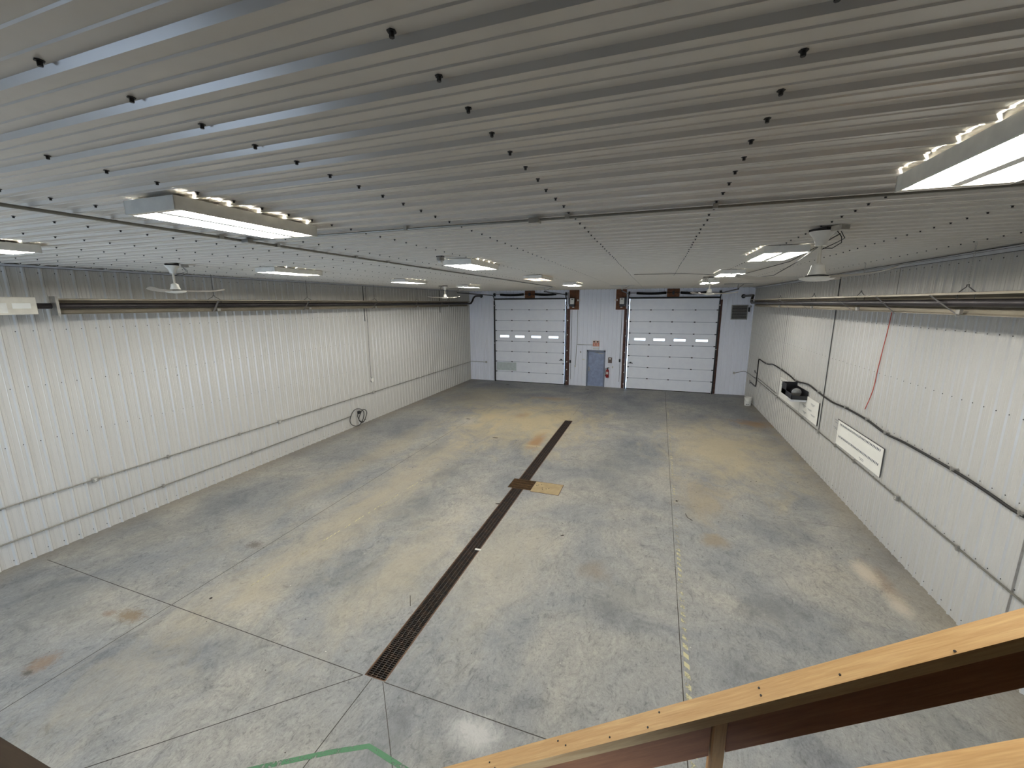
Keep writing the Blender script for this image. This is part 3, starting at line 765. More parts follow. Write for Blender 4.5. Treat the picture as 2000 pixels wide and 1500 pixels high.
# ------------------------------------------------------------------ radiant tube heaters
def heater(name_label, s, xc, y0, y1, zc, brackets, hangers, burner):
    """s: +1 opens towards +x (left wall heater), -1 towards -x"""
    o = thing('radiant_tube_heater', name_label, 'heater', (xc, (y0+y1)/2, zc-.15), 'overhead radiant tube heaters')
    th = math.radians(62)
    n = (math.sin(th)*s, -math.cos(th)); u = (math.cos(th)*s, math.sin(th))
    def P(a, b): return (xc+u[0]*a-n[0]*b, zc+u[1]*a-n[1]*b)     # a along the mouth, b into the hood
    lt_ = P(.150, -.01)
    prof = [P(-.155, -.034), P(-.160, -.03), P(-.150, .0), P(-.09, .085), P(.09, .085), P(.150, 0), lt_, (lt_[0]+.004*s, lt_[1]-.026)]
    inner = [P(-.152, -.031), P(-.146, .002), P(-.087, .081), P(.087, .081), P(.146, .002), (lt_[0]-.004*s, lt_[1]-.024)]
    vs = []; loop = prof+inner[::-1]; k_ = len(loop)
    for y in (y0, y1): vs += [(p[0], y, p[1]) for p in loop]
    fs = [(i, (i+1) % k_, k_+(i+1) % k_, k_+i) for i in range(k_)]+[tuple(range(k_)), tuple(range(2*k_-1, k_-1, -1))]
    hd = MB().add(vs, fs).build('reflector_hood', 'hood', o)
    MB().tube([(xc, y0-.35, zc), (xc, y1+.15, zc)], .051, 14).build('heat_tube', 'tube', o, True)
    for y, dy in brackets:                                       # flat straps across the mouth
        a, b = P(.155, -.07), P(-.155, -.07)
        MB().slab([(a[0], y+dy, a[1]), (a[0], y+dy+.05, a[1]), (b[0], y-dy+.05, b[1]), (b[0], y-dy, b[1])], (s*.004, 0, .001)).build('strap', 'dullsteel', o)
    for y in hangers:
        t = P(.05, .09)
        top = (xc, y, zc+.22)
        MB().tube([(xc+.0, y-.16, zc+.13), (xc, y-.02, zc+.20), (xc, y-.02, zc+.225), (xc, y+.02, zc+.225), (xc, y+.02, zc+.20), (xc, y+.16, zc+.13)], .006, 6).tube([(xc, y-.16, zc+.13), (xc, y-.16, zc-.06)], .0045, 6).tube([(xc, y+.16, zc+.13), (xc, y+.16, zc-.06)], .0045, 6).build('hanger_wire', 'seam', o)
        q = P(-.12, -.055)
        MB().bbox(q[0]-.02, y+.04, q[1]-.01, q[0]+.02, y+.12, q[1]+.05, .004).tube([(q[0], y+.08, q[1]), (q[0]+.01*s, y+.02, q[1]-.045), (q[0]+.01*s, y+.14, q[1]-.045)], .004, 6).build('clip', 'galv', o)
        ch = MB(); z = zc+.225; i = 0
        while z < H-.03:
            pts_ = []
            for j in range(8):
                a = 2*math.pi*j/8; dx, dz = .009*math.cos(a), .02*math.sin(a)
                pts_.append((xc+(dx if i % 2 else 0), y+(0 if i % 2 else dx), z+.016+dz))
            ch.tube(pts_, .0028, 4, closed=True); z += .031; i += 1
        ch.build('chain', 'black' if s > 0 else 'galv', o)
    if burner:
        MB().bbox(xc-.16, y0-1.25, zc-.14, xc+.16, y0-.30, zc+.15, .012).build('burner_box', 'offwhite', o)
        sx = xc+.1605*s
        MB().box(sx, y0-1.2, zc-.11, sx+.003*s, y0-.66, zc+.05).build('label_plate', 'white', o)
        MB().box(sx, y0-.60, zc-.04, sx+.003*s, y0-.38, zc+.05).build('rating_label', 'board', o)
        MB().box(xc-.02, y0-.06, zc-.17, xc+.17*s, y0-.02, zc+.17).build('end_strap', 'galv', o)
    return o
ZH = 4.655
hl_ = heater('long radiant tube heater hung along the left wall with a pale burner box', 1, -10.25, 4.46, 22.0, ZH,
             [(7.30, .03), (10.1, .05), (13.4, .07), (16.3, .08), (18.6, .10)], [7.35, 10.25, 13.5, 16.5, 19.5], True)
# exhaust elbow of the left heater
MB().tube([(-10.25, 22.1, ZH), (-10.25, 22.3, ZH+.02), (-10.22, 22.42, ZH+.14), (-10.18, 22.5, ZH+.32), (-10.12, 22.62, ZH+.42), (-10.05, 22.8, ZH+.44), (-10.02, YF-.02, ZH+.44)], .052, 12).build('exhaust_pipe', 'tube', hl_, True)
MB().lathe([(.10, 0), (.10, -.03), (.06, -.04)], (-10.02, YF-.02, ZH+.44), 16, 'Y').build('exhaust_collar', 'black', hl_, True)
hr_ = heater('long radiant tube heater hung along the right wall, crossed by straps', -1, 3.65, 2.2, 19.4, ZH-.01,
             [(5.0, .02), (7.12, .20), (8.65, .17), (10.3, .3), (13.0, .3), (14.6, .3), (16.6, .3), (18.8, .3)], [6.88, 9.80, 12.36, 15.4], False)
MB().tube([(3.65, 19.5, ZH), (3.66, 19.75, ZH+.02), (3.70, 19.9, ZH+.16), (3.76, 20.1, ZH+.26), (3.86, 20.6, ZH+.30), (3.95, YF-.02, ZH+.30)], .052, 12).build('exhaust_pipe', 'tube', hr_, True)
MB().lathe([(.10, 0), (.10, -.03), (.06, -.04)], (3.95, YF-.02, ZH+.30), 16, 'Y').build('exhaust_collar', 'black', hr_, True)

# ------------------------------------------------------------------ conduits
def conduit(pts, label, r=.0125, straps=(), boxes=(), nrm=(1, 0, 0), mt='conduit', bs=.05, name='conduit'):
    L0 = Vector(pts[0]); o = thing(name, label, 'conduit', tuple(L0))
    MB().tube(pts, r, 8).build('pipe', mt, o, True)
    nn = Vector(nrm)
    for p in straps:
        p = Vector(p)
        e = Vector((0, 1, 0)) if abs(nn.x) else (Vector((1, 0, 0)) if abs(nn.y) else Vector((1, 0, 0)))
        a = p-Vector((r*1.6,)*3); b = p+Vector((r*1.6,)*3)
        if abs(nn.x):
            a.z -= .02; b.z += .02
            if nn.x > 0: a.x = p.x-.013
            else: b.x = p.x+.009
        MB().box(*a, *b).build('strap', 'galv', o)
    for p in boxes:
        p = Vector(p); h = bs
        a = Vector((p.x-h, p.y-h, p.z-h)); b = Vector((p.x+h, p.y+h, p.z+h))
        if abs(nn.x): a.x, b.x = sorted((p.x-.009*nn.x, p.x+.040*nn.x))
        if abs(nn.y): a.y, b.y = sorted((p.y-.012*nn.y, p.y+.036*nn.y))
        if abs(nn.z): a.z, b.z = sorted((p.z-.03, p.z+.012))
        bx = MB().bbox(*a, *b, .006).build('outlet_box', 'galv', o)
        if abs(nn.x):
            q = .041*nn.x
            MB().box(p.x+q-.001, p.y-.018, p.z-.028, p.x+q+.002, p.y+.018, p.z-.006).box(p.x+q-.001, p.y-.018, p.z+.006, p.x+q+.002, p.y+.018, p.z+.028).build('socket', 'white', bx)
    return o
xl = XL+.046; xr = XR-.032
conduit([(xl, YB, 1.13), (xl, YF-.10, 1.13), (xl+.03, YF-.05, 1.13), (xl+.10, YF-.046, 1.13), (-9.8, YF-.046, 1.12)],
        'upper of two long conduits along the left wall, running on to the far wall',
        boxes=[(xl, 4.72, 1.13), (xl, 9.20, 1.13), (xl, 13.72, 1.13), (xl, 18.55, 1.13)], straps=[(xl, y, 1.13) for y in (3.2, 6.1, 7.9, 10.9, 12.4, 15.6, 17.0, 20.5, 22.2)])
outlet(-9.75, 1.12, 'galvanised outlet at the end of the left conduit beside the left overhead door', 'outlet', .09, .11, 'galv')
conduit([(xl, YB, .475), (xl, 12.35, .475)], 'lower conduit near the floor along the left wall, ending at the coiled hose', r=.014,
        straps=[(xl, y, .475) for y in (2.6, 5.9, 8.2, 10.6)])
conduit([(xr, 3.5, 1.03), (xr, 22.3, 1.24), (xr-.05, YF-.05, 1.24), (xr-.15, YF-.046, 1.24), (3.92, YF-.046, 1.14)],
        'long conduit along the lower right wall, ending in an outlet left of the corner', r=.014, nrm=(-1, 0, 0),
        boxes=[(xr, 9.06, 1.09), (xr, 13.15, 1.14), (xr, 17.5, 1.18)], straps=[(xr, y, 1.03+(y-3.5)*.01117) for y in (7.4, 10.9, 12.0, 14.6, 16.2, 19.2)])
outlet(3.86, 1.13, 'galvanised outlet left of the far right corner', 'outlet', .09, .11, 'galv')
conduit([(xr, 17.65, 1.29), (xr, 20.7, 1.33)], 'short upper conduit running above the long one by the far right corner', nrm=(-1, 0, 0))
zc_ = H-.040
conduit([(-4.38, -2, zc_), (-4.38, 18.0, zc_)], 'long dark conduit along the ceiling towards the far wall, left of the middle lights', r=.014, nrm=(0, 0, -1),
        straps=[(-4.38, y, zc_+.006) for y in (1.5, 3.3, 4.0, 5.4, 6.2, 7.6, 9.2, 11, 13, 15)], boxes=[(-4.32, 3.57, zc_)])
conduit([(-4.24, 3.57, zc_), (3.0, 3.57, zc_)], 'conduit crossing the ceiling from the large left fixture to the right fixture', r=.011, nrm=(0, 0, -1),
        straps=[(x, 3.57, zc_+.006) for x in (-2.3, -.75, .36)], boxes=[(-1.03, 3.57, zc_)], bs=.045)
tag(MB().tube([(-.62, 11.3, H-.03), (.6, 11.4, H-.03), (1.25, 11.85, H-.05), (2.0, 11.9, H-.04), (2.1, 8.5, H-.05), (1.72, 5.3, H-.05)], .006, 6).build('power_cable', 'rubber', loc=(0, 11.3, H-.03)),
    'thin dark cable strung along the ceiling towards the largest fan', 'cable')
tag(MB().tube([(1.83, 11.7, H-.09), (1.95, 10.9, H-.20), (2.1, 9.5, H-.22), (1.9, 7.4, H-.16), (1.62, 5.4, H-.12)], .007, 6).build('power_cable', 'rubber', loc=(1.8, 9, H-.1)),
    'sagging cable between the largest fan and the third fixture of the right row', 'cable')
sn = thing('ceiling_sensor', 'small round grey sensor fixed to the ceiling left of the middle fixture', 'sensor', (-3.19, 5.86, H-.02))
MB().lathe([(.055, -.03), (.06, -.05), (.06, -.085), (.045, -.09)], (-3.19, 5.86, H), 18).build('base', 'galv', sn, True)
MB().lathe([(.035, -.088), (.036, -.12), (.02, -.13)], (-3.19, 5.86, H), 18).build('sensor_head', 'white', sn, True)
MB().box(-3.24, 5.82, H-.035, -3.14, 5.90, H-.018).build('mounting_plate', 'black', sn)
# drops on the left wall
o = thing('drop_cord', 'thin dark cord dropping down the left wall to a small hook above the conduit', 'cord', (xl, 13.66, 1.45))
MB().tube([(XL+.038, 13.70, H-.06), (XL+.038, 13.68, 3.5), (XL+.038, 13.66, 1.75)], .006, 6).build('cord', 'rubber', o)
MB().tube([(XL+.03, 13.66, 1.78), (XL+.05, 13.72, 1.66), (XL+.05, 13.66, 1.55), (XL+.04, 13.60, 1.62)], .009, 6).build('plug', 'black', o)
MB().bbox(XL+.031, 13.68, 1.56, XL+.06, 13.78, 1.70, .004).build('box', 'white', o)

# coiled hose on the left wall
hs = thing('coiled_hose', 'black hose coiled on a hook at the end of the lower left conduit', 'hose', (XL+.05, 12.65, .05))
def ring(cy, cz, ry, rz, x, tilt=0, n=26, a0=0, a1=2*math.pi):
    return [(x+.02*math.sin(3*t), cy+ry*math.cos(t)+tilt*math.sin(t), cz+rz*math.sin(t)) for t in [a0+(a1-a0)*i/(n-1) for i in range(n)]]
MB().tube(ring(12.62, .36, .40, .33, XL+.085), .013, 8).build('coil', 'rubber', hs, True)
MB().tube(ring(12.92, .34, .22, .24, XL+.11, .05), .013, 8).build('coil', 'rubber', hs, True)
MB().tube([(XL+.06, 12.72, .52), (XL+.10, 12.62, .40), (XL+.12, 12.70, .20), (XL+.12, 12.9, .10), (XL+.10, 13.06, .16)], .013, 8).build('hose_end', 'rubber', hs, True)
MB().bbox(XL+.032, 12.70, .47, XL+.12, 12.82, .58, .01).build('hook', 'black', hs)
# little marks on the left wall
for (y, z) in ((6.6, 3.0),):
    tag(MB().box(XL+.001, y, z, XL+.006, y+.05, z+.015).build('wall_clip', 'black', loc=(XL, y, z)), 'tiny dark clip on the upper left wall below the heater', 'clip')

# ------------------------------------------------------------------ right wall
cab = [(20.75, 2.18), (19.4, 2.16), (18.5, 2.27), (17.3, 2.25), (16.2, 2.20), (15.5, 2.14), (14.4, 2.24), (13.5, 2.18), (12.5, 2.13), (11.7, 2.17), (10.6, 2.17), (9.8, 2.11), (9.1, 2.14), (7.8, 2.14), (7.1, 2.11), (6.5, 2.07), (5.6, 2.12), (4.6, 2.08)]
hx = XR-.05
sm = []
for i in range(len(cab)-1):
    p0 = cab[max(i-1, 0)]; p1 = cab[i]; p2 = cab[i+1]; p3 = cab[min(i+2, len(cab)-1)]
    for q in range(5):
        t = q/5
        f = lambda a, b_, c_, d_: .5*((2*b_)+(-a+c_)*t+(2*a-5*b_+4*c_-d_)*t*t+(-a+3*b_-3*c_+d_)*t**3)
        sm.append((hx, f(p0[0], p1[0], p2[0], p3[0]), f(p0[1], p1[1], p2[1], p3[1])))
sm.append((hx, cab[-1][0], cab[-1][1]))
ho = thing('wall_hose', 'thick black hose sagging between hooks all along the right wall', 'hose', (hx, 12, 2.1))
MB().tube([(hx, 20.9, 1.0), (hx, 20.9, 2.1), (hx, 20.86, 2.17)]+sm, .021, 10).build('hose', 'rubber', ho, True)
MB().tube([(hx, 20.9, 1.0), (hx, 20.93, .93), (hx, 21.1, .90), (hx, 22.0, .92)], .021, 8).tube([(hx-.03, 22.0, .84), (hx-.03, 22.05, 1.02)], .012, 6).build('valve', 'black', ho)
MB().tube([(hx, 20.9, 1.52), (hx, 21.3, 1.50), (hx, 21.4, 1.58)], .018, 8).tube([(hx, 20.9, 1.3), (hx, 21.5, 1.27)], .010, 6).build('branch_pipe', 'black', ho)
for (y, z) in sorted(set(cab[1:-1:2]+[(10.6, 2.17), (7.8, 2.14)])):
    MB().box(XR-.075, y-.05, z+.005, XR-.002, y+.03, z+.035).box(XR-.078, y-.012, z-.03, XR-.07, y+.012, z+.06).build('hose_hook', 'galv', ho)
rc = [(4.62, 10.35), (4.3, 10.38), (4.0, 10.42), (3.6, 10.49), (3.27, 10.54), (3.0, 10.56), (2.8, 10.60), (2.6, 10.68), (2.46, 10.75), (2.36, 10.80)]
tag(MB().tube([(XR-.035, y, z) for z, y in rc], .008, 8).build('air_line', 'redcord', loc=(XR-.03, 10.5, 2.36), smooth=True), 'thin red line hanging from the right heater down the right wall', 'cord')

def board(name, label, y0, y1, z0, z1, th=.012, cat='panel', grp=None):
    o = thing(name, label, cat, (XR-.03, (y0+y1)/2, z0), grp)
    MB().bbox(XR-.0215-th, y0, z0, XR-.0215, y1, z1, .003).build('sheet', 'board', o); return o
xf = XR-.034
b1 = board('wall_sheet', 'white sheet on the right wall behind the black bin, farthest of the three', 15.0, 17.35, 1.25, 1.97, grp='white sheets on the right wall')
mb = MB()
for (y, z, l) in ((17.2, 1.86, .2), (16.6, 1.82, .12), (17.1, 1.74, .16), (16.9, 1.55, .22), (16.3, 1.48, .16), (16.0, 1.44, .10)): mb.box(xf-.002, y-l, z, xf, y, z+.018)
mb.build('scribbles', 'ink', b1)
b2 = board('wall_sheet', 'white sheet with dark marks on the right wall just before the black edge strip', 13.35, 14.95, 1.24, 1.88, grp='white sheets on the right wall')
mb = MB()
for (y, z, n_) in ((14.75, 1.76, 4), (14.0, 1.74, 3), (14.7, 1.56, 4), (14.2, 1.54, 2), (14.6, 1.38, 4), (13.9, 1.44, 2)):
    for q in range(n_): mb.box(xf-.002, y-.34+.05*q, z-.024*q, xf, y-.05*q, z-.024*q+.008)
mb.build('scribbles', 'ink', b2)
MB().box(xf-.004, 13.335, 1.24, xf+.01, 13.36, 1.90).build('edge_strip', 'black', b2)
b3 = board('key_board', 'large white board with two rows of small hooks on the right wall', 9.78, 12.0, 1.19, 1.80, cat='board', grp=None)
MB().box(xf-.003, 9.775, 1.79, xf+.010, 12.05, 1.803).box(xf-.003, 9.772, 1.19, xf+.010, 9.785, 1.803).build('edge_strip', 'seam', b3)
for row, (za, zb) in enumerate(((1.72, 1.725), (1.42, 1.425))):
    for i in range(34):
        y = 11.86-i*(1.95/33); z = za+(zb-za)*i/33
        MB().box(xf-.010, y-.004, z-.022, xf, y+.004, z+.018).box(xf-.014, y-.010, z-.024, xf-.008, y+.006, z-.016).build('hook', 'ink', b3)
MB().box(xf-.002, 10.5, 1.285, xf, 10.72, 1.292).box(xf-.002, 10.5, 1.255, xf, 10.68, 1.262).build('pen_mark', 'ink', b3)
mb = MB()
for (z, l) in ((1.74, .22), (1.68, .16), (1.55, .24), (1.52, .15)): mb.box(XR-.024, 12.05, z, XR-.0205, 12.05+l, z+.008)
tag(mb.build('pen_scribble', 'ink', loc=(XR-.02, 12.1, 1.5)), 'faint pen scribbles on the right wall beside the hook board', 'marking')
# black bin and its contents
bn = thing('wall_bin', 'black open bin fixed to the right wall above the white sheets', 'bin', (4.2, 15.0, 1.72))
bx0, bx1, by0, by1, bz0, bz1 = 4.00, XR-.022, 14.35, 15.45, 1.76, 2.12
mb = MB().box(bx0, by0, bz0, bx1, by1, bz0+.015).box(bx0, by1-.015, bz0, bx1, by1, bz1).box(bx0, by0, bz0, bx0+.015, by1, bz0+.16).box(bx0, by0+.62, bz0, bx0+.015, by1, bz1).box(bx0, by0, bz0, bx1, by0+.015, bz0+.12).box(bx1-.015, by0, bz0, bx1, by1, bz1-.1)
mb.build('shell', 'black', bn)
MB().bbox(bx0-.004, by0+.02, bz0-.07, bx1-.02, by0+.34, bz0-.002, .004).build('lower_shelf', 'trim', bn)
rl = thing('spray_reel', 'round dark reel with a bright rim sitting in the black wall bin', 'reel', (4.2, 14.8, 1.78))
MB().lathe([(.03, -.07), (.13, -.065), (.13, -.05), (.06, -.045), (.06, .045), (.13, .05), (.13, .065), (.03, .07)], (4.22, 14.78, 1.91), 20, 'Y').build('spool', 'black', rl)
MB().lathe([(.125, -.072), (.137, -.068), (.137, -.060), (.125, -.058)], (4.22, 14.78, 1.91), 20, 'Y').build('rim', 'galv', rl, True)
# bucket
bk = thing('bucket', 'white plastic bucket on the floor in the far right corner', 'bucket', (4.17, 21.0, 0))
MB().lathe([(.125, 0), (.132, .01), (.150, .32), (.158, .325), (.158, .345), (.152, .35), (.154, .37), (.162, .372), (.162, .385), (.148, .385), (.140, .33), (.12, .02), (.0, .02)], (4.17, 21.0, 0), 28).build('pail', 'bucket', bk, True)
MB().tube([(4.01, 21.0, .34), (4.03, 20.90, .25), (4.10, 20.83, .20), (4.22, 20.82, .20), (4.30, 20.88, .25), (4.33, 21.0, .34)], .004, 6).build('bail', 'galv', bk)
mb = MB()
for q in (-.055, .01): mb.slab([(4.13+q, 20.857, .06), (4.17+q, 20.857, .06), (4.17+q, 20.855, .095), (4.13+q, 20.855, .095)], (0, -.004, 0))
mb.build('printed_mark', 'ink', bk)

# ------------------------------------------------------------------ drain grates
def grate_mb(L, W, pitch, nl, depth=.03):
    g = MB()
    n_ = int(L/pitch)
    for i in range(n_+1):
        y = -L/2+.004+i*(L-.008)/n_; g.box(-W/2, y-.0032, -depth, W/2, y+.0032, -.0005)
    for j in range(nl):
        x = -W/2+.004+j*(W-.008)/(nl-1); g.box(x-.0035, -L/2, -.012, x+.0035, L/2, .001)
    return g
words = ['first', 'second', 'third', 'fourth', 'fifth', 'sixth', 'seventh']
def run(ya, yb, n_, phrase):
    L = (yb-ya)/n_; me = None
    for i in range(n_):
        yc_ = ya+L*(i+.5)
        if me is None:
            o = grate_mb(L-.008, TX[1]-TX[0]-.036, .031, 5).build('drain_grate', 'grate'); me = o.data
        else: o = bpy.data.objects.new('drain_grate', me); COL.objects.link(o)
        o.location = ((TX[0]+TX[1])/2, yc_, -.004)
        tag(o, '%s drain grate %s' % (words[i], phrase), 'grate', 'steel grates of the long floor drain')
run(TY[0], HY[0], 7, 'counted from the near end of the floor drain')
run(HY[1], TY[1], 7, 'counted from the rusty sump hatch towards the far doors')
fr = MB()
for (a, b) in ((TY[0], HY[0]), (HY[1], TY[1])):
    fr.box(TX[0], a, -.03, TX[0]+.014, b, .0015).box(TX[1]-.014, a, -.03, TX[1], b, .0015)
fr.box(TX[0], TY[0], -.03, TX[1], TY[0]+.012, .0015).box(TX[0], TY[1]-.012, -.03, TX[1], TY[1], .0015)
fr.build('drain_frame', 'rust', fl)
g = grate_mb(HY[1]-HY[0]-.03, HX[1]-HX[0]-.03, .03, 12); 
# the hatch bars run the other way
g.v = [(y, x, z) for x, y, z in g.v]
g = MB(); W_ = HX[1]-HX[0]-.02; L_ = HY[1]-HY[0]-.02
for i in range(20): x = -W_/2+.004+i*(W_-.008)/19; g.box(x-.004, -L_/2, -.03, x+.004, L_/2, .002)
for j in range(5): y = -L_/2+.004+j*(L_-.008)/4; g.box(-W_/2, y-.004, -.012, W_/2, y+.004, .0025)
o = g.build('sump_grate', 'rustgrate'); o.location = ((HX[0]+HX[1])/2, (HY[0]+HY[1])/2, 0)
tag(o, 'square rusty brown sump grate crossing the floor drain', 'grate')
o = thing('cover_plate', 'tan dusty steel cover plate beside the rusty sump grate', 'plate', (-2.42, 9.65, 0))
MB().bbox(-2.775, 9.33, -.002, -2.05, 9.94, .006, .002).build('plate', 'plate', o)
MB().box(-2.775, 9.32, 0, -2.045, 9.328, .007).box(-2.048, 9.32, 0, -2.038, 9.95, .007).box(-2.775, 9.942, 0, -2.045, 9.948, .007).build('rim', 'jamb', o)
mb = MB()
for (x, y) in ((-2.70, 9.70), (-2.66, 9.74), (-2.60, 9.80), (-2.53, 9.60), (-2.42, 9.58), (-2.36, 9.62), (-2.50, 9.52)):
    mb.lathe([(.016, .006), (.016, .0075)], (x, y, 0), 8)
mb.build('bolt_holes', 'hole', o)

# ------------------------------------------------------------------ floor tapes
def dashes(pa, pb, wd, n_, skip, mt, label, ph=.5, slant=.03):
    p, q = Vector(pa), Vector(pb); t = (q-p); L = t.length; t.normalize(); n = Vector((-t.y, t.x))*wd/2
    mb = MB()
    for i in range(n_):
        if random.random() < skip: continue
        a = p+t*(L*i/n_); b = p+t*(L*(i+ph)/n_); s = t*slant; z = .0016
        mb.add([(*(a-n-s), z), (*(b-n-s), z), (*(b+n+s), z), (*(a+n+s), z)], [(0, 1, 2, 3)])
    o = mb.build('floor_tape', mt); return tag(o, label, 'tape')
dashes((.630, 3.60), (.650, 8.6), .066, 31, .06, 'tape', 'worn yellow striped floor tape beside the saw cut, the clear near stretch', .5, .026)
dashes((.650, 8.7), (.70, 20.4), .06, 74, .15, 'tapefaint', 'scuffed yellow striped floor tape along the saw cut, the faded far stretch', .52, .024)
dashes((-6.22, 4.4), (-5.70, 9.4), .034, 52, .22, 'tape', 'broken pale yellow floor tape left of the drain, the visible near stretch', .62, .03)
dashes((-5.70, 9.5), (-5.45, 12.5), .032, 36, .45, 'tapefaint', 'last faded traces of the yellow floor tape towards the left overhead door', .6, .03)
def strip(pts, wd, mt, label, name='floor_tape'):
    mb = MB(); P = [Vector(p) for p in pts]; z = .002; L = []; R_ = []
    for i, p in enumerate(P):
        t = (P[min(i+1, len(P)-1)]-P[max(i-1, 0)]).normalized(); n = Vector((-t.y, t.x))*wd/2
        L.append((*(p+n), z)); R_.append((*(p-n), z))
    k_ = len(P); mb.add(L+R_, [(i, i+1, k_+i+1, k_+i) for i in range(k_-1)])
    return tag(mb.build(name, mt), label, 'tape')
strip([(-4.3, 1.9), (-3.55, 2.385), (-3.0, 2.72), (-2.66, 2.90), (-2.50, 2.88), (-2.13, 2.83), (-1.2, 2.65)], .055, 'green', 'green floor tape bent at an obtuse angle below the near end of the drain')

# ------------------------------------------------------------------ small litter on the slab
def clump(x, y, r, mt, label, name, cat, h=.012, flat=1.0, rot=0):
    bm = bmesh.new(); bmesh.ops.create_icosphere(bm, subdivisions=2, radius=1)
    for v in bm.verts:
        k_ = 1+random.uniform(-.35, .35); v.co = Vector((v.co.x*r*k_, v.co.y*r*flat*k_, max(0, v.co.z)*h*k_))
    bmesh.ops.rotate(bm, cent=(0, 0, 0), matrix=Matrix.Rotation(rot, 3, 'Z'), verts=bm.verts)
    me = bpy.data.meshes.new(name); bm.to_mesh(me); bm.free(); me.materials.append(M[mt])
    o = bpy.data.objects.new(name, me); COL.objects.link(o); o.location = (x, y, .0005)
    return tag(o, label, cat)
M['mud'] = mat('dark_dried_mud', (58, 50, 44), .9, 0, .3, 30)
M['chip'] = mat('pale_chip', (222, 220, 212), .6)
clump(-6.56, 3.97, .022, 'mud', 'dark dried mud lump on the floor right of the saw cut crossing', 'mud_lump', 'mud')
clump(-1.57, 7.60, .035, 'mud', 'dark mud flake on the floor right of the drain, nearer than the sump grate', 'mud_lump', 'mud', rot=.6, flat=.5)
clump(-3.30, 8.45, .07, 'mud', 'scattered dark crumbs on the floor left of the drain before the sump grate', 'mud_lump', 'mud', .006, .5)
clump(-5.15, 13.0, .09, 'mud', 'dark oily clot on the tan floor beyond the sump grate', 'mud_lump', 'mud', .006, .4)
clump(-7.1, 14.9, .10, 'mud', 'dark crumbs in the tyre lane towards the left overhead door', 'mud_lump', 'mud', .006, .35)
clump(-8.0, 22.3, .13, 'mud', 'dark patch of mud just in front of the left overhead door', 'mud_lump', 'mud', .006, .4)
clump(-3.4, 22.4, .12, 'mud', 'dark mat-like clump on the floor before the man door', 'mud_lump', 'mud', .006, .4)
clump(.70, 9.95, .03, 'mud', 'black speck on the right saw cut level with the sump grate', 'mud_lump', 'mud')
tag(MB().box(-3.06, 6.57, .0, -2.94, 6.61, .012).build('wood_chip', 'chip', loc=(-3.0, 6.59, 0)), 'pale chip lying across the right edge of the drain', 'chip')
tag(MB().tube([(.86, 9.35, .006), (.90, 9.18, .006), (.99, 9.08, .006)], .006, 5).build('twig', 'mud', loc=(.9, 9.2, 0)), 'thin dark twig right of the striped floor tape', 'twig')
tag(MB().tube([(-3.53, 5.06, .004), (-3.40, 4.86, .004)], .005, 5).build('twig', 'mud', loc=(-3.5, 5, 0)), 'thin dark twig left of the near drain grates', 'twig')
mb = MB()
for i in range(260):
    x = random.uniform(XL+.3, XR-.3); y = random.uniform(2.2, 22.5); s = random.uniform(.004, .011)*(1 if y < 8 else 1.6)
    if TX[0]-.1 < x < TX[1]+.1: continue
    mb.add([(x-s, y-s*.6, .001), (x+s, y-s*.4, .001), (x+s*.7, y+s*.6, .001), (x-s*.5, y+s*.7, .001), (x, y, .001+s*.5)], [(0, 1, 4), (1, 2, 4), (2, 3, 4), (3, 0, 4)])
o = mb.build('floor_crumbs', 'mud', kind='stuff'); o['label'] = 'tiny dark crumbs scattered over the concrete floor'; o['category'] = 'debris'
mb = MB()
for i in range(70):
    x = random.uniform(XL+.3, XR-.3); y = random.uniform(2.4, 16); s = random.uniform(.004, .010)
    if TX[0]-.1 < x < TX[1]+.1: continue
    mb.add([(x-s, y-s*.6, .001), (x+s, y-s*.4, .001), (x+s*.7, y+s*.6, .001), (x-s*.5, y+s*.7, .001), (x, y, .001+s*.5)], [(0, 1, 4), (1, 2, 4), (2, 3, 4), (3, 0, 4)])
o = mb.build('paint_flecks', 'chip', kind='stuff'); o['label'] = 'tiny white flecks scattered over the concrete floor'; o['category'] = 'debris'

# ------------------------------------------------------------------ stair railing and mezzanine edge
def zcap(X): return 3.794+SL*(X-1.057)
ca, sa = math.cos(ANG), math.sin(ANG)
def sloped(mb, X0, X1, ya, yb, top_off, th):
    """board following the stair slope; top_off: vertical offset of its top below the cap's top, th: thickness square to the slope"""
    t0, t1 = zcap(X0)-top_off, zcap(X1)-top_off
    dv = th/ca
    return mb.slab([(X0, ya, t0), (X1, ya, t1), (X1, ya, t1-dv), (X0, ya, t0-dv)], (0, yb-ya, 0))
Y0, Y1 = 1.391, 1.480
XA, XB = -2.9, 1.75
rl = thing('stair_railing', 'pale lumber stair railing sloping across the lower right corner', 'railing', (-2.6, 1.43, 0))
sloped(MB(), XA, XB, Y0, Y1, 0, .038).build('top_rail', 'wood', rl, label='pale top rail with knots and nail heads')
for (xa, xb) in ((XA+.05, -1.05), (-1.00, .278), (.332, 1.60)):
    sloped(MB(), xa, xb, 1.425, 1.463, .0385/ca, .140).build('back_board', 'wood_shaded', rl, label='shade-darkened reddish board under the top rail')
sloped(MB(), XA, XB, Y0, Y1, .487, .038).build('middle_rail', 'wood', rl)
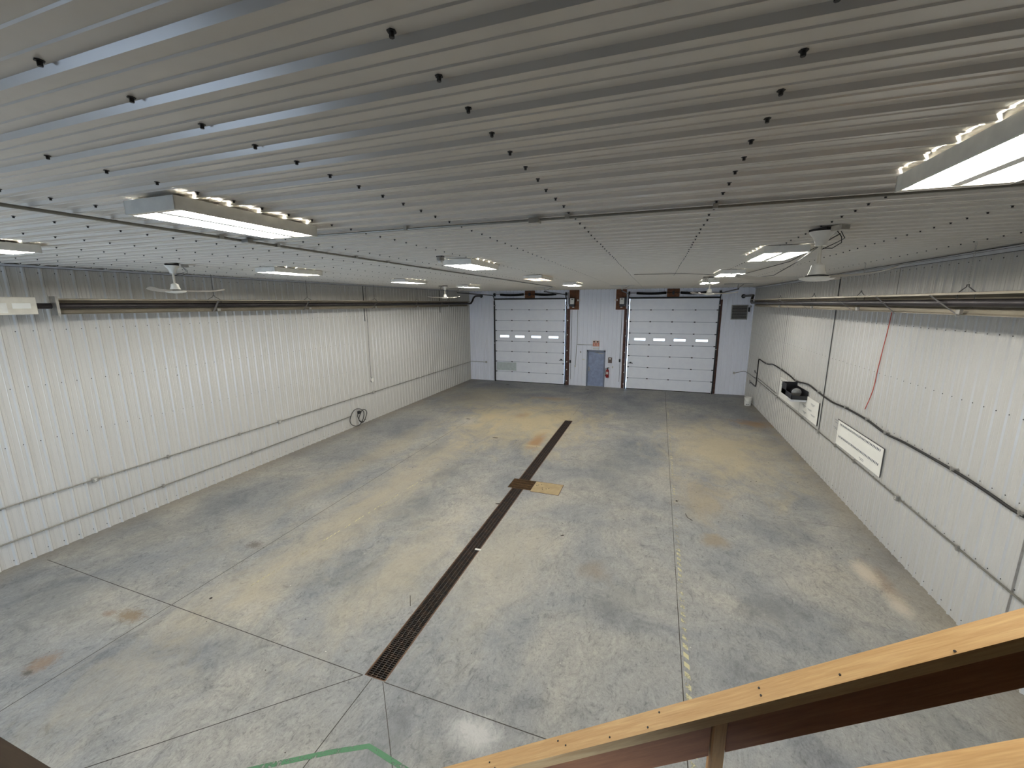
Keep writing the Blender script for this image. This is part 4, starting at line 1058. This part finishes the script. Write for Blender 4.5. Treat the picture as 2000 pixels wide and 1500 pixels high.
for px in (-2.4, -1.044, .284, 1.60):
    zt = zcap(px)-.0385/ca; zb = max(0.0, zcap(px)-1.25)
    mb = MB(); w_ = .038
    mb.add([(px, Y0, zb), (px+w_, Y0, zb), (px+w_, Y1, zb), (px, Y1, zb), (px, Y0, zt), (px+w_, Y0, zt+SL*w_), (px+w_, Y1, zt+SL*w_), (px, Y1, zt)],
           [(0, 3, 2, 1), (4, 5, 6, 7), (0, 1, 5, 4), (1, 2, 6, 5), (2, 3, 7, 6), (3, 0, 4, 7)])
    mb.build('post', 'postwood', rl)
for X, yy in ((-.62, 1.44), (-.58, 1.405), (-.30, 1.455), (-.26, 1.425), (.10, 1.46), (.06, 1.41), (.42, 1.45), (.42, 1.42), (.63, 1.42), (-.08, 1.41), (.88, 1.40)):
    p = Vector((X, yy, zcap(X))); nn = Vector((-sa, 0, ca))
    q = MB(); screw_mb(q, p, nn, .0026, .0006); q.build('nail_head', 'black', rl)
st = thing('staircase', 'timber stair below the railing, hidden under the picture edge', 'stairs', (-2.4, 1.0, 0))
for yy in ((.60, .64), (1.345, 1.385)):
    mb = MB(); X0_, X1_ = -2.75, 1.2
    mb.slab([(X0_+.0, yy[0], max(0, zcap(X0_)-.95)), (X1_, yy[0], zcap(X1_)-.95), (X1_, yy[0], zcap(X1_)-1.25), (-2.35, yy[0], 0), (X0_, yy[0], 0)], (0, yy[1]-yy[0], 0)).build('stringer', 'wood_shaded', st)
for i in range(12):
    X = -2.5+i*.30; z = zcap(X)-1.0
    if 0.1 < z < 2.85: MB().box(X, .64, z-.038, X+.27, 1.345, z).build('tread', 'deck', st)
MB().bbox(1.2, .594, 2.72, XR-.03, 1.385, 3.0, .004).build('landing', 'deck', st)
dk = thing('mezzanine_deck', 'dark brown timber deck edge in the bottom left corner', 'deck', (0, -1, 0))
MB().box(-4.4, YB+.03, 2.72, XR-.03, .594, 3.0).build('platform', 'deck', dk)
for (x, y) in ((-4.35, .45), (-4.35, -2), (-1.2, .45), (2.4, .45), (4.25, .45)): MB().box(x-.045, y-.045, 0, x+.045, y+.045, 2.72).build('post', 'postwood', dk)

for o in list(bpy.data.objects):
    if '_o' in o: del o['_o']
